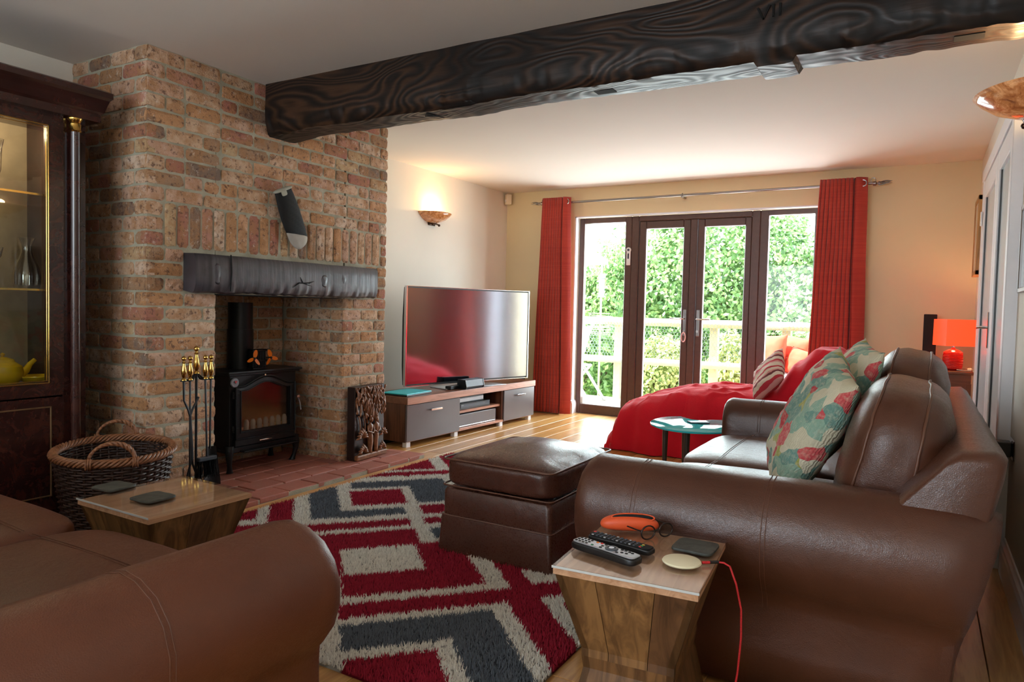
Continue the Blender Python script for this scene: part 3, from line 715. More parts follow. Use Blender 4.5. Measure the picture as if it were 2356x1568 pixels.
# ------------------------------------------------------------------ mantel
mt = thing('mantel_beam', 'chunky blackened timber mantel over the wood stove', 'mantel', (0, 0, 0))
b = B(); rings = []
for i in range(121):
    y = 2.298 + (3.682 - 2.298) * i / 120; fr_ = CX + .105 + .003 * N(y * 3, 1) + .0008 * N(y * 22, 2)
    if i < 8: fr_ -= .012 * (1 - i / 8)
    bot = 1.135 + .010 * N(y * 7, 4) + .008 * N(y * 26, 5); top = 1.345 + .003 * N(y * 6, 6)
    rings.append([(CX - .04, y, bot + .02), (fr_ - .03, y, bot + .002), (fr_ - .012 + .006 * N(y * 30, 9), y, bot + .012), (fr_, y, bot + .045), (fr_ + .002, y, 1.22), (fr_ + .001 + .001 * N(y * 5, 12), y, 1.27), (fr_, y, top - .022), (fr_ - .014, y, top - .004), (CX - .04, y, top)])
b.loft(rings); b.build('timber', 'mantel', mt, smooth=True)
ck = B(); fx = CX + .109
ck.tube([(fx, 2.50, 1.345), (fx + .001, 2.505, 1.25), (fx, 2.498, 1.15)], .0035, 5)
ck.tube([(fx, 2.93, 1.185), (fx + .001, 2.98, 1.215), (fx + .001, 3.06, 1.218), (fx, 3.1, 1.23)], [.001, .004, .004, .001], 5).tube([(fx, 2.99, 1.25), (fx, 3.01, 1.215), (fx, 3.08, 1.20)], [.001, .003, .001], 5)
ck.build('crack', 'carved', mt)
for (yy, zz, ry_, rz_) in ((3.19, 1.235, .028, .04), (3.36, 1.25, .035, .045), (2.42, 1.24, .03, .06)):
    kb = B(); rings = []
    for q in (1, .8, .5, .15): rings.append([(fx - .004 + .0035 * (1 - q) * (1 + .8 * N(a, q * 4)), yy + ry_ * q * math.cos(a), zz + rz_ * q * math.sin(a) * (1 + .2 * N(a))) for a in [j / 14 * 2 * PI for j in range(14)]])
    kb.loft(rings).build('knot', 'mantel', mt, smooth='all')

# ------------------------------------------------------------------ oven glove hanging on the bricks
gl = thing('oven_glove', 'black quilted oven glove with grey tip hanging on the brickwork', 'oven glove', (CX + .03, 2.99, 1.60), rot=(math.radians(24), 0, 0)); gl.scale = (1.1, 1.15, 1.17)
b = B(); rings = []
def glove_w(t):  # half width
    return .062 if t < .1 else .062 + .012 * math.sin(min(1, t) * PI) 
for i in range(25):
    t = i / 24; z = .15 - .24 * t; hw = .056 + .012 * math.sin(t * PI * .8); th = .016 + .006 * math.sin(t * PI)
    rings.append([(th * math.sin(a) * (1 + .18 * math.sin(a * 9 + i * 1.6) * (math.sin(a) > 0)), hw * math.cos(a), z - (.035 * math.cos(a) * t * t)) for a in [j / 28 * 2 * PI for j in range(28)]])
b.loft(rings).build('quilted_cuff', 'black_cloth', gl, smooth='all')
b = B(); rings = []
for i in range(9):
    t = i / 8; z = -.085 - .075 * t; k_ = math.sqrt(max(.02, 1 - t * t)); hw = .062 * k_; th = .02 * k_ + .002
    rings.append([(th * math.sin(a) * (1 + .12 * math.sin(a * 7)), hw * math.cos(a) - .006 * t, z - .03 * math.cos(a) * (1 - t)) for a in [j / 24 * 2 * PI for j in range(24)]])
b.loft(rings).build('grey_tip', simple('grey_glove_cloth', col(176, 168, 158), .8, vary=.15), gl, smooth='all')
B().sbox(.019, .062, .009, 3, 5, m=T(0, 0, .153)).sbox(.004, .018, .014, 4, 4, m=T(.018, -.012, .138)).build('binding', simple('grey_binding', col(168, 166, 150), .8), gl, smooth='all')
B().tube([(0, .03, .155), (-.005, .026, .19), (-.006, .02, .20), (-.005, .014, .19), (0, .016, .155)], .0022, 5).build('hanging_loop', simple('loop_tape', col(168, 166, 150), .8), gl)

# ------------------------------------------------------------------ wood stove
SX, SY0, SY1 = -3.60, 2.79, 3.33
st = thing('wood_stove', 'black cast iron wood stove with arched glass door in the brick recess', 'stove', (0, 0, .042))
zo = -.042
B().rbox(-3.86, SX - .012, SY0 + .01, SY1 - .01, .185 + zo, .655 + zo, .006, 2).build('body', 'black_metal', st)
B().rbox(-3.875, SX + .02, SY0 - .02, SY1 + .02, .652 + zo, .668 + zo, .006, 2).rbox(-3.87, SX + .008, SY0 - .008, SY1 + .008, .64 + zo, .655 + zo, .004, 1).build('top_plate', 'black_metal', st)
# door with arched glass
def arch_ring(y0, y1, z0, z1, rise, n=16):
    pts = [(y0, z0), (y1, z0)]
    for i in range(n + 1):
        t = i / n; y = y1 + (y0 - y1) * t
        s_ = math.sin(PI * max(0, min(1, (t - .1) / .8))) ** 1.4 if .1 < t < .9 else 0
        pts.append((y, z1 + rise * s_))
    return pts
outer = arch_ring(2.835, 3.285, .255, .565, .055); inner = arch_ring(2.868, 3.25, .295, .545, .045)
b = B(); no = len(outer)
x0, x1 = SX - .014, SX + .012
vs = [(x1, y, z + zo) for y, z in outer] + [(x1 + .003, y, z + zo) for y, z in inner] + [(x0, y, z + zo) for y, z in outer] + [(x0, y, z + zo) for y, z in inner]
fs = []
for i in range(no):
    j = (i + 1) % no; fs += [(i, j, no + j, no + i), (i, 2 * no + i, 2 * no + j, j), (no + i, no + j, 3 * no + j, 3 * no + i)]
dr = b.add(vs, fs).build('door', 'black_metal', st)
m_ = B(); om = arch_ring(2.828, 3.292, .25, .573, .058)
m_.tube([(x1 + .002, y, z + zo) for y, z in om], .006, 6, closed=True).tube([(x1 + .003, y, z + zo) for y, z in arch_ring(2.862, 3.256, .289, .55, .046)], .0035, 6, closed=True)
m_.build('door_moulding', 'black_metal', dr, smooth=True)
g_ = B(); vs = [(SX - .004, y, z + zo) for y, z in inner]; g_.add(vs + [(x - .004, y, z) for x, y, z in vs], [tuple(range(no)), tuple(range(2 * no - 1, no - 1, -1))])
g_.build('glass', 'stove_glass', dr)
# fire bed seen through the glass
B().box(-3.80, -3.62, 2.86, 3.26, .30 + zo, .58 + zo).build('firebrick_lining', simple('firebrick', col(120, 92, 62), .8, vary=.4, scale=7), st)
kb = B()
for i in range(7):
    y = 2.92 + i * .05; kb.lathe([(.02, 0), (.02, .045), (.014, .06), (.001, .066)], 10, T(-3.612, y, .30 + zo))
kb.build('log_guard', simple('ash_grey_iron', col(120, 104, 88), .7), st, smooth=True)
B().rbox(-3.616, -3.608, 2.87, 3.25, .297 + zo, .318 + zo, .003, 1).build('grate_bar', simple('ash_bar', col(160, 132, 98), .7), st)
for z in (.53, .32): B().tube([(SX + .006, 2.815, z - .015 + zo), (SX + .006, 2.815, z + .015 + zo)], .007, 8).tube([(SX + .006, 2.815, z + zo), (SX + .012, 2.85, z + zo)], .005, 6).lathe([(.001, -.03), (.007, -.025), (.006, -.018)], 8, T(SX + .006, 2.815, z + zo)).build('hinge', 'black_metal', dr, smooth=True)
hb = B().sbox(.012, .012, .012, 2, 4, m=T(SX + .03, 3.305, .475 + zo)).tube([(SX + .01, 3.30, .475 + zo), (SX + .03, 3.305, .475 + zo)], .005, 6)
hb.build('handle_knob', simple('copper_knob', col(170, 120, 104), .3, .6), dr, smooth='all')
B().tube([(SX + .032, 3.306, .465 + zo), (SX + .034, 3.318, .43 + zo), (SX + .03, 3.33, .385 + zo)], [.005, .004, .006], 8).build('handle_lever', 'chrome', dr, smooth=True)
# ash drawer and shelf
ad = B().rbox(SX - .01, SX + .014, 2.825, 3.295, .205 + zo, .248 + zo, .004, 1).build('ash_drawer', 'black_metal', st)
B().tube([(SX + .02, 3.0, .225 + zo), (SX + .03, 3.04, .228 + zo), (SX + .03, 3.075, .226 + zo), (SX + .02, 3.10, .222 + zo)], [.003, .006, .006, .003], 8).build('handle', 'chrome', ad, smooth=True)
B().rbox(SX - .01, SX + .01, 2.80, 3.32, .178 + zo, .203 + zo, .004, 1).rbox(SX - .02, SX + .055, 2.86, 3.30, .170 + zo, .180 + zo, .004, 1).rbox(-3.87, SX + .01, 2.78, 3.34, .168 + zo, .188 + zo, .005, 1).build('ash_ledge', 'black_metal', st)
for (x, y) in ((SX - .02, 2.81), (SX - .02, 3.315), (-3.84, 2.81), (-3.84, 3.315)):
    sy = -1 if y < 3 else 1; fx_ = 1 if x > -3.7 else -1
    prof = [(.03, .17), (.026, .13), (.018, .08), (.014, .04), (.018, .015), (.022, .002)]
    rings = []
    for k_, (r_, z) in enumerate(prof):
        off = .012 * math.sin((.17 - z) / .17 * PI * 1.2)
        rings.append([(x + fx_ * (.0 + off) + r_ * math.cos(a), y + sy * off + r_ * math.sin(a), z + .042 + zo - 0) for a in [j / 10 * 2 * PI for j in range(10)]])
    B().loft(rings).build('leg', 'black_metal', st, smooth=True)
bd = B().lathe([(.0, .004), (.026, .004), (.03, 0), (.03, -.004)], 24, T(SX - .002, 2.83, .600 + zo) @ RY(PI / 2)).build('badge', simple('badge_grey', col(140, 142, 150), .4, .3), st, smooth=True)
B().lathe([(.001, .0065), (.011, .0065), (.012, .004)], 3, T(SX + .001, 2.832, .606 + zo) @ RY(PI / 2)).build('badge_emblem', simple('badge_red', col(200, 50, 56), .5), bd)
B().tube([(SX + .012, 3.04, .635 + zo), (SX + .022, 3.04, .637 + zo)], .006, 8).build('stud', 'chrome', st)
B().tube([(-3.77, 3.0, .66 + zo), (-3.77, 3.0, 1.09 + zo)], .076, 28).tube([(-3.77, 3.0, .66 + zo), (-3.77, 3.0, .92 + zo)], .081, 28).build('flue_pipe', 'flue', st, smooth=True)
fan = thing('stove_fan', 'black stove-top fan with two orange three-blade propellers', 'fan', (-3.66, 3.045, .669))
b = B().rbox(-.03, .03, -.055, .055, 0, .01, .003, 1)
for i in range(8): b.rbox(-.025, .02, -.05 + i * .0135, -.043 + i * .0135, .01, .12, .002, 1)
b.rbox(-.028, .024, -.055, .06, .045, .06, .003, 1).rbox(-.028, .024, -.055, .06, .112, .126, .004, 1)
b.build('heat_sink', 'black_metal', fan)
for cy, a0 in ((-.058, .25), (.072, -.35)):
    hb = B().lathe([(.001, .014), (.007, .012), (.009, 0)], 10, T(.035, cy, .07) @ RY(PI / 2)).tube([(.0, cy * .6, .07), (.035, cy, .07)], .004, 6).build('hub', 'black_metal', fan, smooth=True)
    for q in range(3):
        a = a0 + q * 2 * PI / 3; rings = []
        for i in range(8):
            t = i / 7; w = .0135 * math.sin(PI * (.15 + .8 * t)) ** .6; rr_ = .008 + .048 * t; tw = .35
            c_ = Vector((.042, cy + rr_ * math.sin(a), .07 + rr_ * math.cos(a))); tan = Vector((math.sin(tw), math.cos(a) * math.cos(tw), -math.sin(a) * math.cos(tw)))
            nn = Vector((math.cos(tw), -math.cos(a) * math.sin(tw), math.sin(a) * math.sin(tw)))
            rings.append([c_ - tan * w + nn * .0012, c_ + tan * w + nn * .0012, c_ + tan * w - nn * .0012, c_ - tan * w - nn * .0012])
        B().loft(rings).build('blade', 'orange', hb)

# ------------------------------------------------------------------ fireside tools
ts = thing('tool_stand', 'black iron fireside tool stand with brass finial beside the stove', 'tool stand', (-3.2, 2.28, .042))
zt = -.042
B().lathe([(.085, 0), (.085, .008), (.03, .016), (.008, .03)], 24).build('base', 'black_metal', ts, smooth=True)
B().tube([(0, 0, .02), (0, 0, .70)], .0065, 8).build('pole', 'black_metal', ts, smooth=True)
def handle_prof(sc=1.0): return [(.006, 0), (.013, .002), (.012, .008), (.006, .014), (.009, .02), (.0135, .04), (.012, .06), (.007, .08), (.006, .088), (.011, .092), (.006, .097), (.005, .102), (.011, .108), (.012, .115), (.009, .123), (.001, .128)]
def hp(x, y, z, par, s=1.0): return B().lathe([(r * s, q * s) for r, q in handle_prof()], 16, T(x, y, z)).build('brass_finial' if par is ts else 'brass_handle', 'brass', par, smooth=True)
hp(0, 0, .68, ts, 1.12)
b = B()
for dy in (-.078, -.042, .045, .078): b.tube([(0, 0, .685), (0, dy * .5, .652), (.006, dy, .648), (.012, dy, .652)], .0055, 6)
b.build('hook_bar', 'black_metal', ts, smooth=True)
def rodt(name, label, dy, z0, builder):
    o = thing(name, label, 'fire tool', (-3.19, 2.28 + dy, .042), group='fireside tools'); hp(0, 0, .65, o, .98); B().lathe([(.016, .646), (.016, .652)], 14).build('collar', 'black_metal', o); builder(o); return o
def tongs(o):
    b = B().tube([(0, 0, .65), (0, .002, .55), (0, .026, .50), (0, .038, .46), (0, .045, .24), (0, .022, .16), (0, .012, .10)], .0055, 6)
    b.tube([(0, .085, .56), (0, .05, .50), (0, .038, .47), (0, .05, .30), (0, .052, .22), (0, .075, .16), (0, .082, .10)], .0055, 6); b.build('tong_arms', 'black_metal', o, smooth=True)
rodt('fire_tongs', 'black fire tongs with brass handle, leftmost of the fireside tools', -.078, 0, tongs)
def poker(o): B().tube([(0, 0, .65), (0, 0, .12)], .005, 6).tube([(0, 0, .14), (0, .002, .10), (0, .02, .07), (0, .03, .075)], .006, 6).build('poker_rod', 'black_metal', o, smooth=True)
rodt('fire_poker', 'black poker with brass handle, second from the left on the tool stand', -.042, 0, poker)
def brush(o):
    B().tube([(0, 0, .65), (.004, .01, .24)], .005, 6).build('brush_rod', 'black_metal', o, smooth=True)
    B().rbox(-.012, .02, -.045, .06, .225, .245, .004, 1).build('brush_head', 'grey_speaker', o)
    b = B()
    for i in range(240):
        y = R.uniform(-.043, .058); x = R.uniform(-.01, .018); l = R.uniform(.07, .095)
        b.tube([(x, y, .226), (x + R.uniform(-.01, .012), y + (y) * .22 + R.uniform(-.006, .006), .226 - l)], .0011, 3, cap=False)
    b.build('bristles', 'black_plastic', o, kind='stuff')
rodt('hearth_brush', 'black bristled hearth brush with brass handle hanging in front of the shovel', .045, 0, brush)
def shovel(o):
    B().tube([(0, 0, .65), (-.01, .004, .28)], .005, 6).build('shovel_rod', 'black_metal', o, smooth=True)
    rings = []
    for i in range(9):
        t = i / 8; w = (.03 + .022 * t) if t < .8 else .05; z = .29 - .21 * t
        rings.append([(-.016 + .012 * (abs(u) ** 2) - (.002), .008 + w * u + .01 * t, z) for u in (-1, -.6, -.2, .2, .6, 1)] + [(-.019 + .012 * (abs(u) ** 2), .008 + w * u + .01 * t, z) for u in (1, .6, .2, -.2, -.6, -1)])
    B().loft(rings).build('shovel_pan', 'black_metal', o, smooth=True)
rodt('hearth_shovel', 'black hearth shovel with brass handle, rightmost of the fireside tools', .078, 0, shovel)

# ------------------------------------------------------------------ carved wooden panel
cv = thing('carved_panel', 'carved dark wood relief panel with figures leaning on the brick pier', 'carving', (-3.295, 3.5, .045), rz=math.radians(4), rot=None)
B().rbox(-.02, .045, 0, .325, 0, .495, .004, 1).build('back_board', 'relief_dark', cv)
b = B()
for i in range(17):
    y = .015 + i * .0185; z1 = R.uniform(.22, .34) if 5 < i < 13 else R.uniform(.28, .38); ph = R.uniform(0, 6)
    pts = [(.052 + .008 * math.sin(t * 9 + ph), y + .006 * math.sin(t * 12 + ph), .49 - (.49 - z1) * t) for t in [q / 10 for q in range(11)]]
    b.tube(pts, [.006 + .003 * abs(math.sin(q * 1.7 + ph)) for q in range(11)], 6)
for i in range(60):
    y = R.uniform(.01, .315); z = R.uniform(.36, .49) if i < 40 else R.uniform(.28, .4); a = R.uniform(-.8, .8)
    b.sbox(.006, .007, .018, 2, 3, m=T(.058 + R.uniform(-.004, .01), y, z) @ RX(a))
for i in range(9):
    for k_ in (0, 1):
        t = i / 8; b.tube([(.055, .03 + k_ * .05 + .02 * math.sin(q * PI), .14 + .16 * q + .01 * i * 0) for q in (0, .25, .5, .75, 1)], .0045, 5) if i == 0 else None
b.build('vines', 'relief', cv, smooth='all', kind='stuff')
b = B()
for cy, cz, n_, L in ((.07, .05, 9, .06), (.06, .15, 9, .07), (.28, .05, 7, .05), (.29, .15, 6, .05)):
    for i in range(n_):
        a = -1.25 + 2.5 * i / (n_ - 1); pts = [(.05 + .022 * math.sin(t * PI * .8), cy + math.sin(a) * L * t, cz + math.cos(a) * L * t - .03 * t * t * abs(math.sin(a))) for t in (0, .3, .6, .85, 1)]
        b.tube(pts, [.004, .009, .010, .006, .001], 6)
b.build('leaves', 'relief', cv, smooth='all', kind='stuff')
def figure(y, flip, H_=.27):
    b = B(); s = flip; x = .06
    b.loft([[(x + r1 * .8 * math.cos(a), y + dy + r1 * math.sin(a), z) for a in [j / 12 * 2 * PI for j in range(12)]] for z, r1, dy in
            ((.03, .020, 0), (.06, .018, .0), (.11, .022, .004 * s), (.15, .024, 0), (.175, .016, -.002 * s), (.20, .021, 0), (.225, .024, 0), (.235, .010, 0), (.245, .008, .002 * s))])
    b.sbox(.016, .014, .019, 2, 5, m=T(x + .004, y + .003 * s, .262)); b.sbox(.012, .01, .01, 2, 3, m=T(x, y, .285))
    for q in (-1, 1): b.tube([(x, y + q * .024, .222), (x + .008, y + q * .033, .185), (x + .022, y + s * .012, .17)], [.008, .007, .005], 6)
    return b
figure(.15, 1).build('figure', 'relief', cv, smooth='all'); figure(.215, -1).build('figure', 'relief', cv, smooth='all')
B().rbox(.045, .075, .0, .325, 0, .035, .008, 2).build('plinth', 'relief', cv)

# ------------------------------------------------------------------ display cabinet
cb = thing('display_cabinet', 'dark burl mahogany display cabinet with brass-lined glass door', 'cabinet', (0, 0, 0))
CXF = -3.50; CYR = 1.88; CYL = .78
B().box(-3.98, -3.96, CYL, CYR, .08, 2.0).build('back_panel', 'cab_in', cb)
B().box(-3.96, CXF, CYR - .03, CYR, .08, 2.0).box(-3.96, CXF, CYL, CYL + .03, .08, 2.0).box(-3.96, CXF, CYL, CYR, .655, .685).box(-3.96, CXF, CYL, CYR, 1.95, 2.0).build('carcass', 'mahog', cb)
B().rbox(-3.97, CXF + .03, CYL - .01, CYR + .005, 0, .10, .006, 1).build('plinth', 'mahog', cb)
# door frame
def doorf(y0, y1, z0, z1, gy0, gy1, gz0, gz1, x0, x1):
    return B().box(x0, x1, y0, gy0, z0, z1).box(x0, x1, gy1, y1, z0, z1).box(x0, x1, gy0, gy1, gz1, z1).box(x0, x1, gy0, gy1, z0, gz0)
dr = doorf(1.30, 1.775, .64, 1.985, 1.36, 1.705, .705, 1.875, CXF, CXF + .03).build('glass_door', 'burl', cb)
B().box(CXF + .008, CXF + .013, 1.355, 1.71, .70, 1.88).build('pane', 'cab_glass', dr)
br = B()
for (ya, yb, za, zb) in ((1.35, 1.712, 1.874, 1.879), (1.35, 1.712, .698, .703), (1.707, 1.712, .698, 1.879), (1.355, 1.36, .698, 1.879), (1.35, 1.705, 1.864, 1.867), (1.35, 1.705, .71, .713), (1.699, 1.702, .71, 1.867)): br.rbox(CXF + .026, CXF + .034, ya, yb, za, zb, .001, 1)
br.build('brass_beading', 'brass', dr)
B().box(CXF, CXF + .028, .84, 1.29, .64, 1.985).build('glass_door', 'burl', cb)
lp = B().box(CXF, CXF + .03, .84, 1.775, .10, .632).build('lower_door', 'burl', cb)
lb = B()
for (ya, yb, za, zb) in ((.9, 1.72, .585, .592), (.9, 1.72, .17, .177), (1.714, 1.721, .17, .592)): lb.rbox(CXF + .028, CXF + .034, ya, yb, za, zb, .002, 1)
lb.build('beading', simple('dull_gilt', col(120, 92, 62), .4, .5), lp)
cp = B(); cp.lathe([(.028, .10), (.028, .14), (.023, .145), (.021, .16), (.021, 1.87), (.024, 1.88)], 20, T(CXF + .045, 1.82, 0)).build('column', 'mahog', cb, smooth=True)
B().lathe([(.023, 1.868), (.027, 1.874), (.024, 1.88), (.025, 1.905), (.021, 1.91), (.024, 1.915), (.031, 1.928), (.031, 1.934)], 20, T(CXF + .045, 1.82, 0)).build('capital', 'brass', cb, smooth=True)
B().box(CXF - .01, CXF + .02, 1.775, CYR, .10, 1.99).build('stile', 'mahog', cb)
pf = [(0, 1.93), (.085, 1.93), (.085, 1.965), (.10, 1.975), (.115, 2.01), (.125, 2.03), (.14, 2.04), (.14, 2.065), (.12, 2.075), (0, 2.075)]
b = B(); r1 = [(CXF + p, CYL - .05, z) for p, z in pf]; r2 = [(CXF + p, CYR - .005 + p * .5, z) for p, z in pf]; r3 = [(-3.98, CYR - .005 + p * .5, z) for p, z in pf]
b.loft([r1, r2], cap=True); b.loft([r2, r3], cap=True); b.box(-3.98, CXF, CYL - .04, CYR, 1.985, 2.07); b.build('cornice', 'mahog', cb)
for z in (1.125, 1.56):
    o = B().box(-3.95, CXF - .01, CYL + .03, CYR - .03, z, z + .006).build('glass_shelf', 'cab_glass', cb)
    B().box(CXF - .012, CXF - .006, CYL + .03, CYR - .03, z - .001, z + .008).build('shelf_edge', 'brass', o)
B().sbox(.02, .05, .012, 2, 5, m=T(-3.75, 1.55, 1.94)).build('added_cabinet_glow', 'bulb', cb)  # glowing piece added inside the cabinet, not a known lamp
light('cabinet_fill_light', 'POINT', (-3.68, 1.55, 1.88), 5.5, (1, .82, .58), shadow_soft_size=.03)  # added fill that brightens the cabinet interior
dc = B().lathe([(.001, .002), (.05, 0), (.056, .02), (.058, .06), (.052, .1), (.03, .15), (.021, .18), (.022, .21), (.036, .245), (.034, .245), (.019, .21), (.018, .18), (.026, .15), (.046, .1), (.05, .06), (.048, .02), (.001, .012)], 26, T(-3.72, 1.735, 1.133)).build('decanter', 'crystal', None, smooth=True)
tag(dc, 'cut crystal carafe with flared neck on the lower glass shelf of the cabinet', 'carafe')
gw = B().lathe([(.001, .0), (.035, .002), (.01, .008), (.004, .02), (.004, .1), (.012, .12), (.035, .15), (.042, .19), (.04, .19), (.03, .152), (.001, .125)], 22, T(-3.74, 1.60, 1.133)).build('crystal_bowl', 'crystal', None, smooth=True)
tag(gw, 'crystal stemmed glass beside the carafe, at the left edge of the photo', 'glass')
gf = B().lathe([(.001, 0), (.03, .002), (.005, .01), (.005, .08), (.016, .12), (.02, .22), (.028, .26), (.026, .26), (.016, .2), (.001, .13)], 20, T(-3.76, 1.63, 1.568)).build('wine_flute', 'crystal', None, smooth=True)
tag(gf, 'tall flute on the upper glass shelf of the display cabinet', 'glass')
tp = thing('teapot', 'yellow glazed teapot on the bottom shelf of the display cabinet', 'teapot', (-3.72, 1.63, .686))
B().lathe([(.06, 0), (.078, .02), (.084, .05), (.078, .08), (.05, .1), (.045, .102)], 28).build('body', 'yellow', tp, smooth=True)
B().lathe([(.05, .1), (.045, .112), (.02, .122), (.006, .125), (.011, .138), (.001, .145)], 20).build('lid', 'yellow', tp, smooth=True)
B().tube([(0, .07, .035), (0, .1, .055), (.0, .118, .085), (0, .14, .105)], [.022, .017, .012, .01], 10).build('spout', 'yellow', tp, smooth=True)
B().tube([(0, -.07, .09), (0, -.11, .09), (0, -.12, .06), (0, -.075, .03)], .008, 8).build('handle', 'yellow', tp, smooth=True)
tag(B().lathe([(.04, 0), (.06, .004), (.082, .028), (.08, .03), (.055, .01), (.001, .008)], 26, T(-3.69, 1.795 - .03, .686)).build('dish', 'yellow', None, smooth=True), 'shallow yellow dish right of the yellow teapot', 'dish')

# ------------------------------------------------------------------ log basket
bk = thing('wicker_basket', 'oval dark wicker log basket with pale twisted rim by the hearth', 'basket', (-3.115, 1.81, 0), rz=math.radians(-32))
def oval(t, z):
    k_ = z / .42; A_ = .23 + .078 * k_ ** .8; B_ = .172 + .063 * k_ ** .8; return A_ * math.cos(t), B_ * math.sin(t)
b = B(); nst = 40
for j in range(34):
    z = .012 + j * .0118; pts = []
    for i in range(nst * 3):
        t = i / (nst * 3) * 2 * PI; x, y = oval(t, z); o_ = .006 * math.cos(t * nst / 2 * 1 + j * PI) 
        rr_ = math.hypot(x, y); pts.append((x * (1 + o_ / rr_), y * (1 + o_ / rr_), z))
    b.tube(pts, .0052, 4, closed=True)
b.build('weave', 'wicker', bk, smooth='all', kind='stuff')
b = B()
for i in range(nst):
    t = i / nst * 2 * PI; b.tube([(*oval(t, z), z) for z in (0, .14, .28, .41)], .005, 5)
b.build('stakes', 'wicker', bk, kind='stuff')
B().loft([[(oval(t, .01)[0] * s, oval(t, .01)[1] * s, z) for t in [i / 40 * 2 * PI for i in range(40)]] for s, z in ((.98, .008), (.98, .014))]).build('base', 'wicker', bk)
b = B()
for q in range(5):
    pts = []
    for i in range(150):
        t = i / 150 * 2 * PI; x, y = oval(t, .42); a = t * 14 + q * 2 * PI / 5; rr_ = math.hypot(x, y); k_ = 1 + (.014 * math.cos(a)) / rr_; pts.append((x * k_, y * k_, .418 + .013 * math.sin(a)))
    b.tube(pts, .0065, 5, closed=True)
b.build('rim', 'wicker_rim', bk, smooth='all')
for sx in (-1, 1):
    b = B()
    for q in range(3):
        pts = []; n_ = 44
        for i in range(n_ + 1):
            t = i / n_ * PI; cx_ = sx * .302; cy_ = .085 * math.cos(t); cz_ = .425 + .075 * math.sin(t); a = t * 9 + q * 2 * PI / 3
            pts.append((cx_ + .006 * math.cos(a), cy_ + .006 * math.sin(a) * abs(math.sin(t)), cz_ + .006 * math.sin(a) * .7))
        b.tube(pts, .0065, 5)
    for e in (-1, 1):
        for w_ in range(3): b.tube([(sx * (.302 - .0 * w_) + .02 * math.cos(a), e * (.085 + .008 * (w_ - 1)), .418 + .02 * math.sin(a)) for a in [i / 10 * 2 * PI for i in range(10)]], .0045, 4, closed=True)
    b.build('handle', 'wicker_rim', bk, smooth='all')

# ------------------------------------------------------------------ hourglass side tables
def side_table(label, cx, cy, rz, wx, wy, zt):
    t = thing('side_table', label, 'side table', (cx, cy, 0), rz, 'hourglass wooden side tables')
    zw = zt * .5 - .0; inset = .062
    prof = [(0, .018), (.012, .016), (.05, .035), (zw - .03, inset + .004), (zw, inset), (zw + .02, inset), (zt - .02, .006), (zt - .010, .003)]
    def ring(z, ins, k=0): return [(-wx / 2 + ins, -wy / 2 + ins, z), (wx / 2 - ins, -wy / 2 + ins, z), (wx / 2 - ins, wy / 2 - ins, z), (-wx / 2 + ins, wy / 2 - ins, z)]
    # each face is made of boards
    for f in range(4):
        nb_ = 3 if f in (0, 2) else 3
        cuts = [0] + sorted(R.uniform(.22, .44) + .3 * q for q in range(nb_ - 1)) + [1]
        for lo, hi in ((0, 4), (4, 7)):
            for q in range(len(cuts) - 1 if lo == 4 else 1):
                a, c_ = (cuts[q], cuts[q + 1]) if lo == 4 else (0, 1)
                b = B(); rings = []
                for i in range(lo, hi + 1):
                    z, ins = prof[i]; P4 = ring(z, ins); p0 = Vector(P4[f]); p1 = Vector(P4[(f + 1) % 4]); inn = Vector((-(p1 - p0).y, (p1 - p0).x, 0)).normalized() * .018
                    g = .0008 if lo == 4 else 0
                    A_ = p0.lerp(p1, a) + (p1 - p0).normalized() * (g if q else 0); C_ = p0.lerp(p1, c_) - (p1 - p0).normalized() * (g if c_ < 1 else 0)
                    rings.append([A_, C_, C_ + inn, A_ + inn])
                b.loft(rings).build('board', 'tablewood', t)
    B().box(-wx / 2 + .003, wx / 2 - .003, -wy / 2 + .003, wy / 2 - .003, zt - .022, zt - .008).build('wooden_top', 'tabletopwood', t)
    B().rbox(-wx / 2, wx / 2, -wy / 2, wy / 2, zt - .0065, zt, .002, 1).build('glass_top', 'table_glass', t)
    B().rbox(-wx / 2 + .0, wx / 2 - 0, -wy / 2 - .0006, -wy / 2 + .001, zt - .0065, zt - .0005, .0004, 1).build('edge_highlight', simple('painted_edge_highlight', col(190, 196, 196), .2), t)  # pale strip paints the white highlight along the front edge of the glass
    return t
side_table('wooden hourglass side table with two slate coasters beside the wicker basket', -2.135, 1.415, 0, .385, .375, .455)
side_table('wooden hourglass side table holding remote controls beside the sofa arm', -.597, 1.73, math.radians(5), .355, .405, .475)
def coaster(label, cx, cy, z, rz, w=.1, group='slate coasters'):
    b = B(); 
    b.sbox(w / 2, w / 2, .0045, 7, 9, fn=lambda c: (c.x * (1 + .05 * N(c.y * 40, cx * 9)), c.y * (1 + .05 * N(c.x * 40, cy * 9)), c.z))
    o = b.build('coaster', 'slate', None, smooth=True, loc=(cx, cy, z + .0048)); o.rotation_euler = (0, 0, rz); return tag(o, label, 'coaster', group)
coaster('rough slate coaster nearer the basket on the left side table', -2.345, 1.36, .456, .1, .105); coaster('rough slate coaster nearer the camera on the left side table', -2.118, 1.355, .456, .05, .105)
coaster('dark slate coaster behind the cream charging disc', -.492, 1.83, .476, .0, .105)

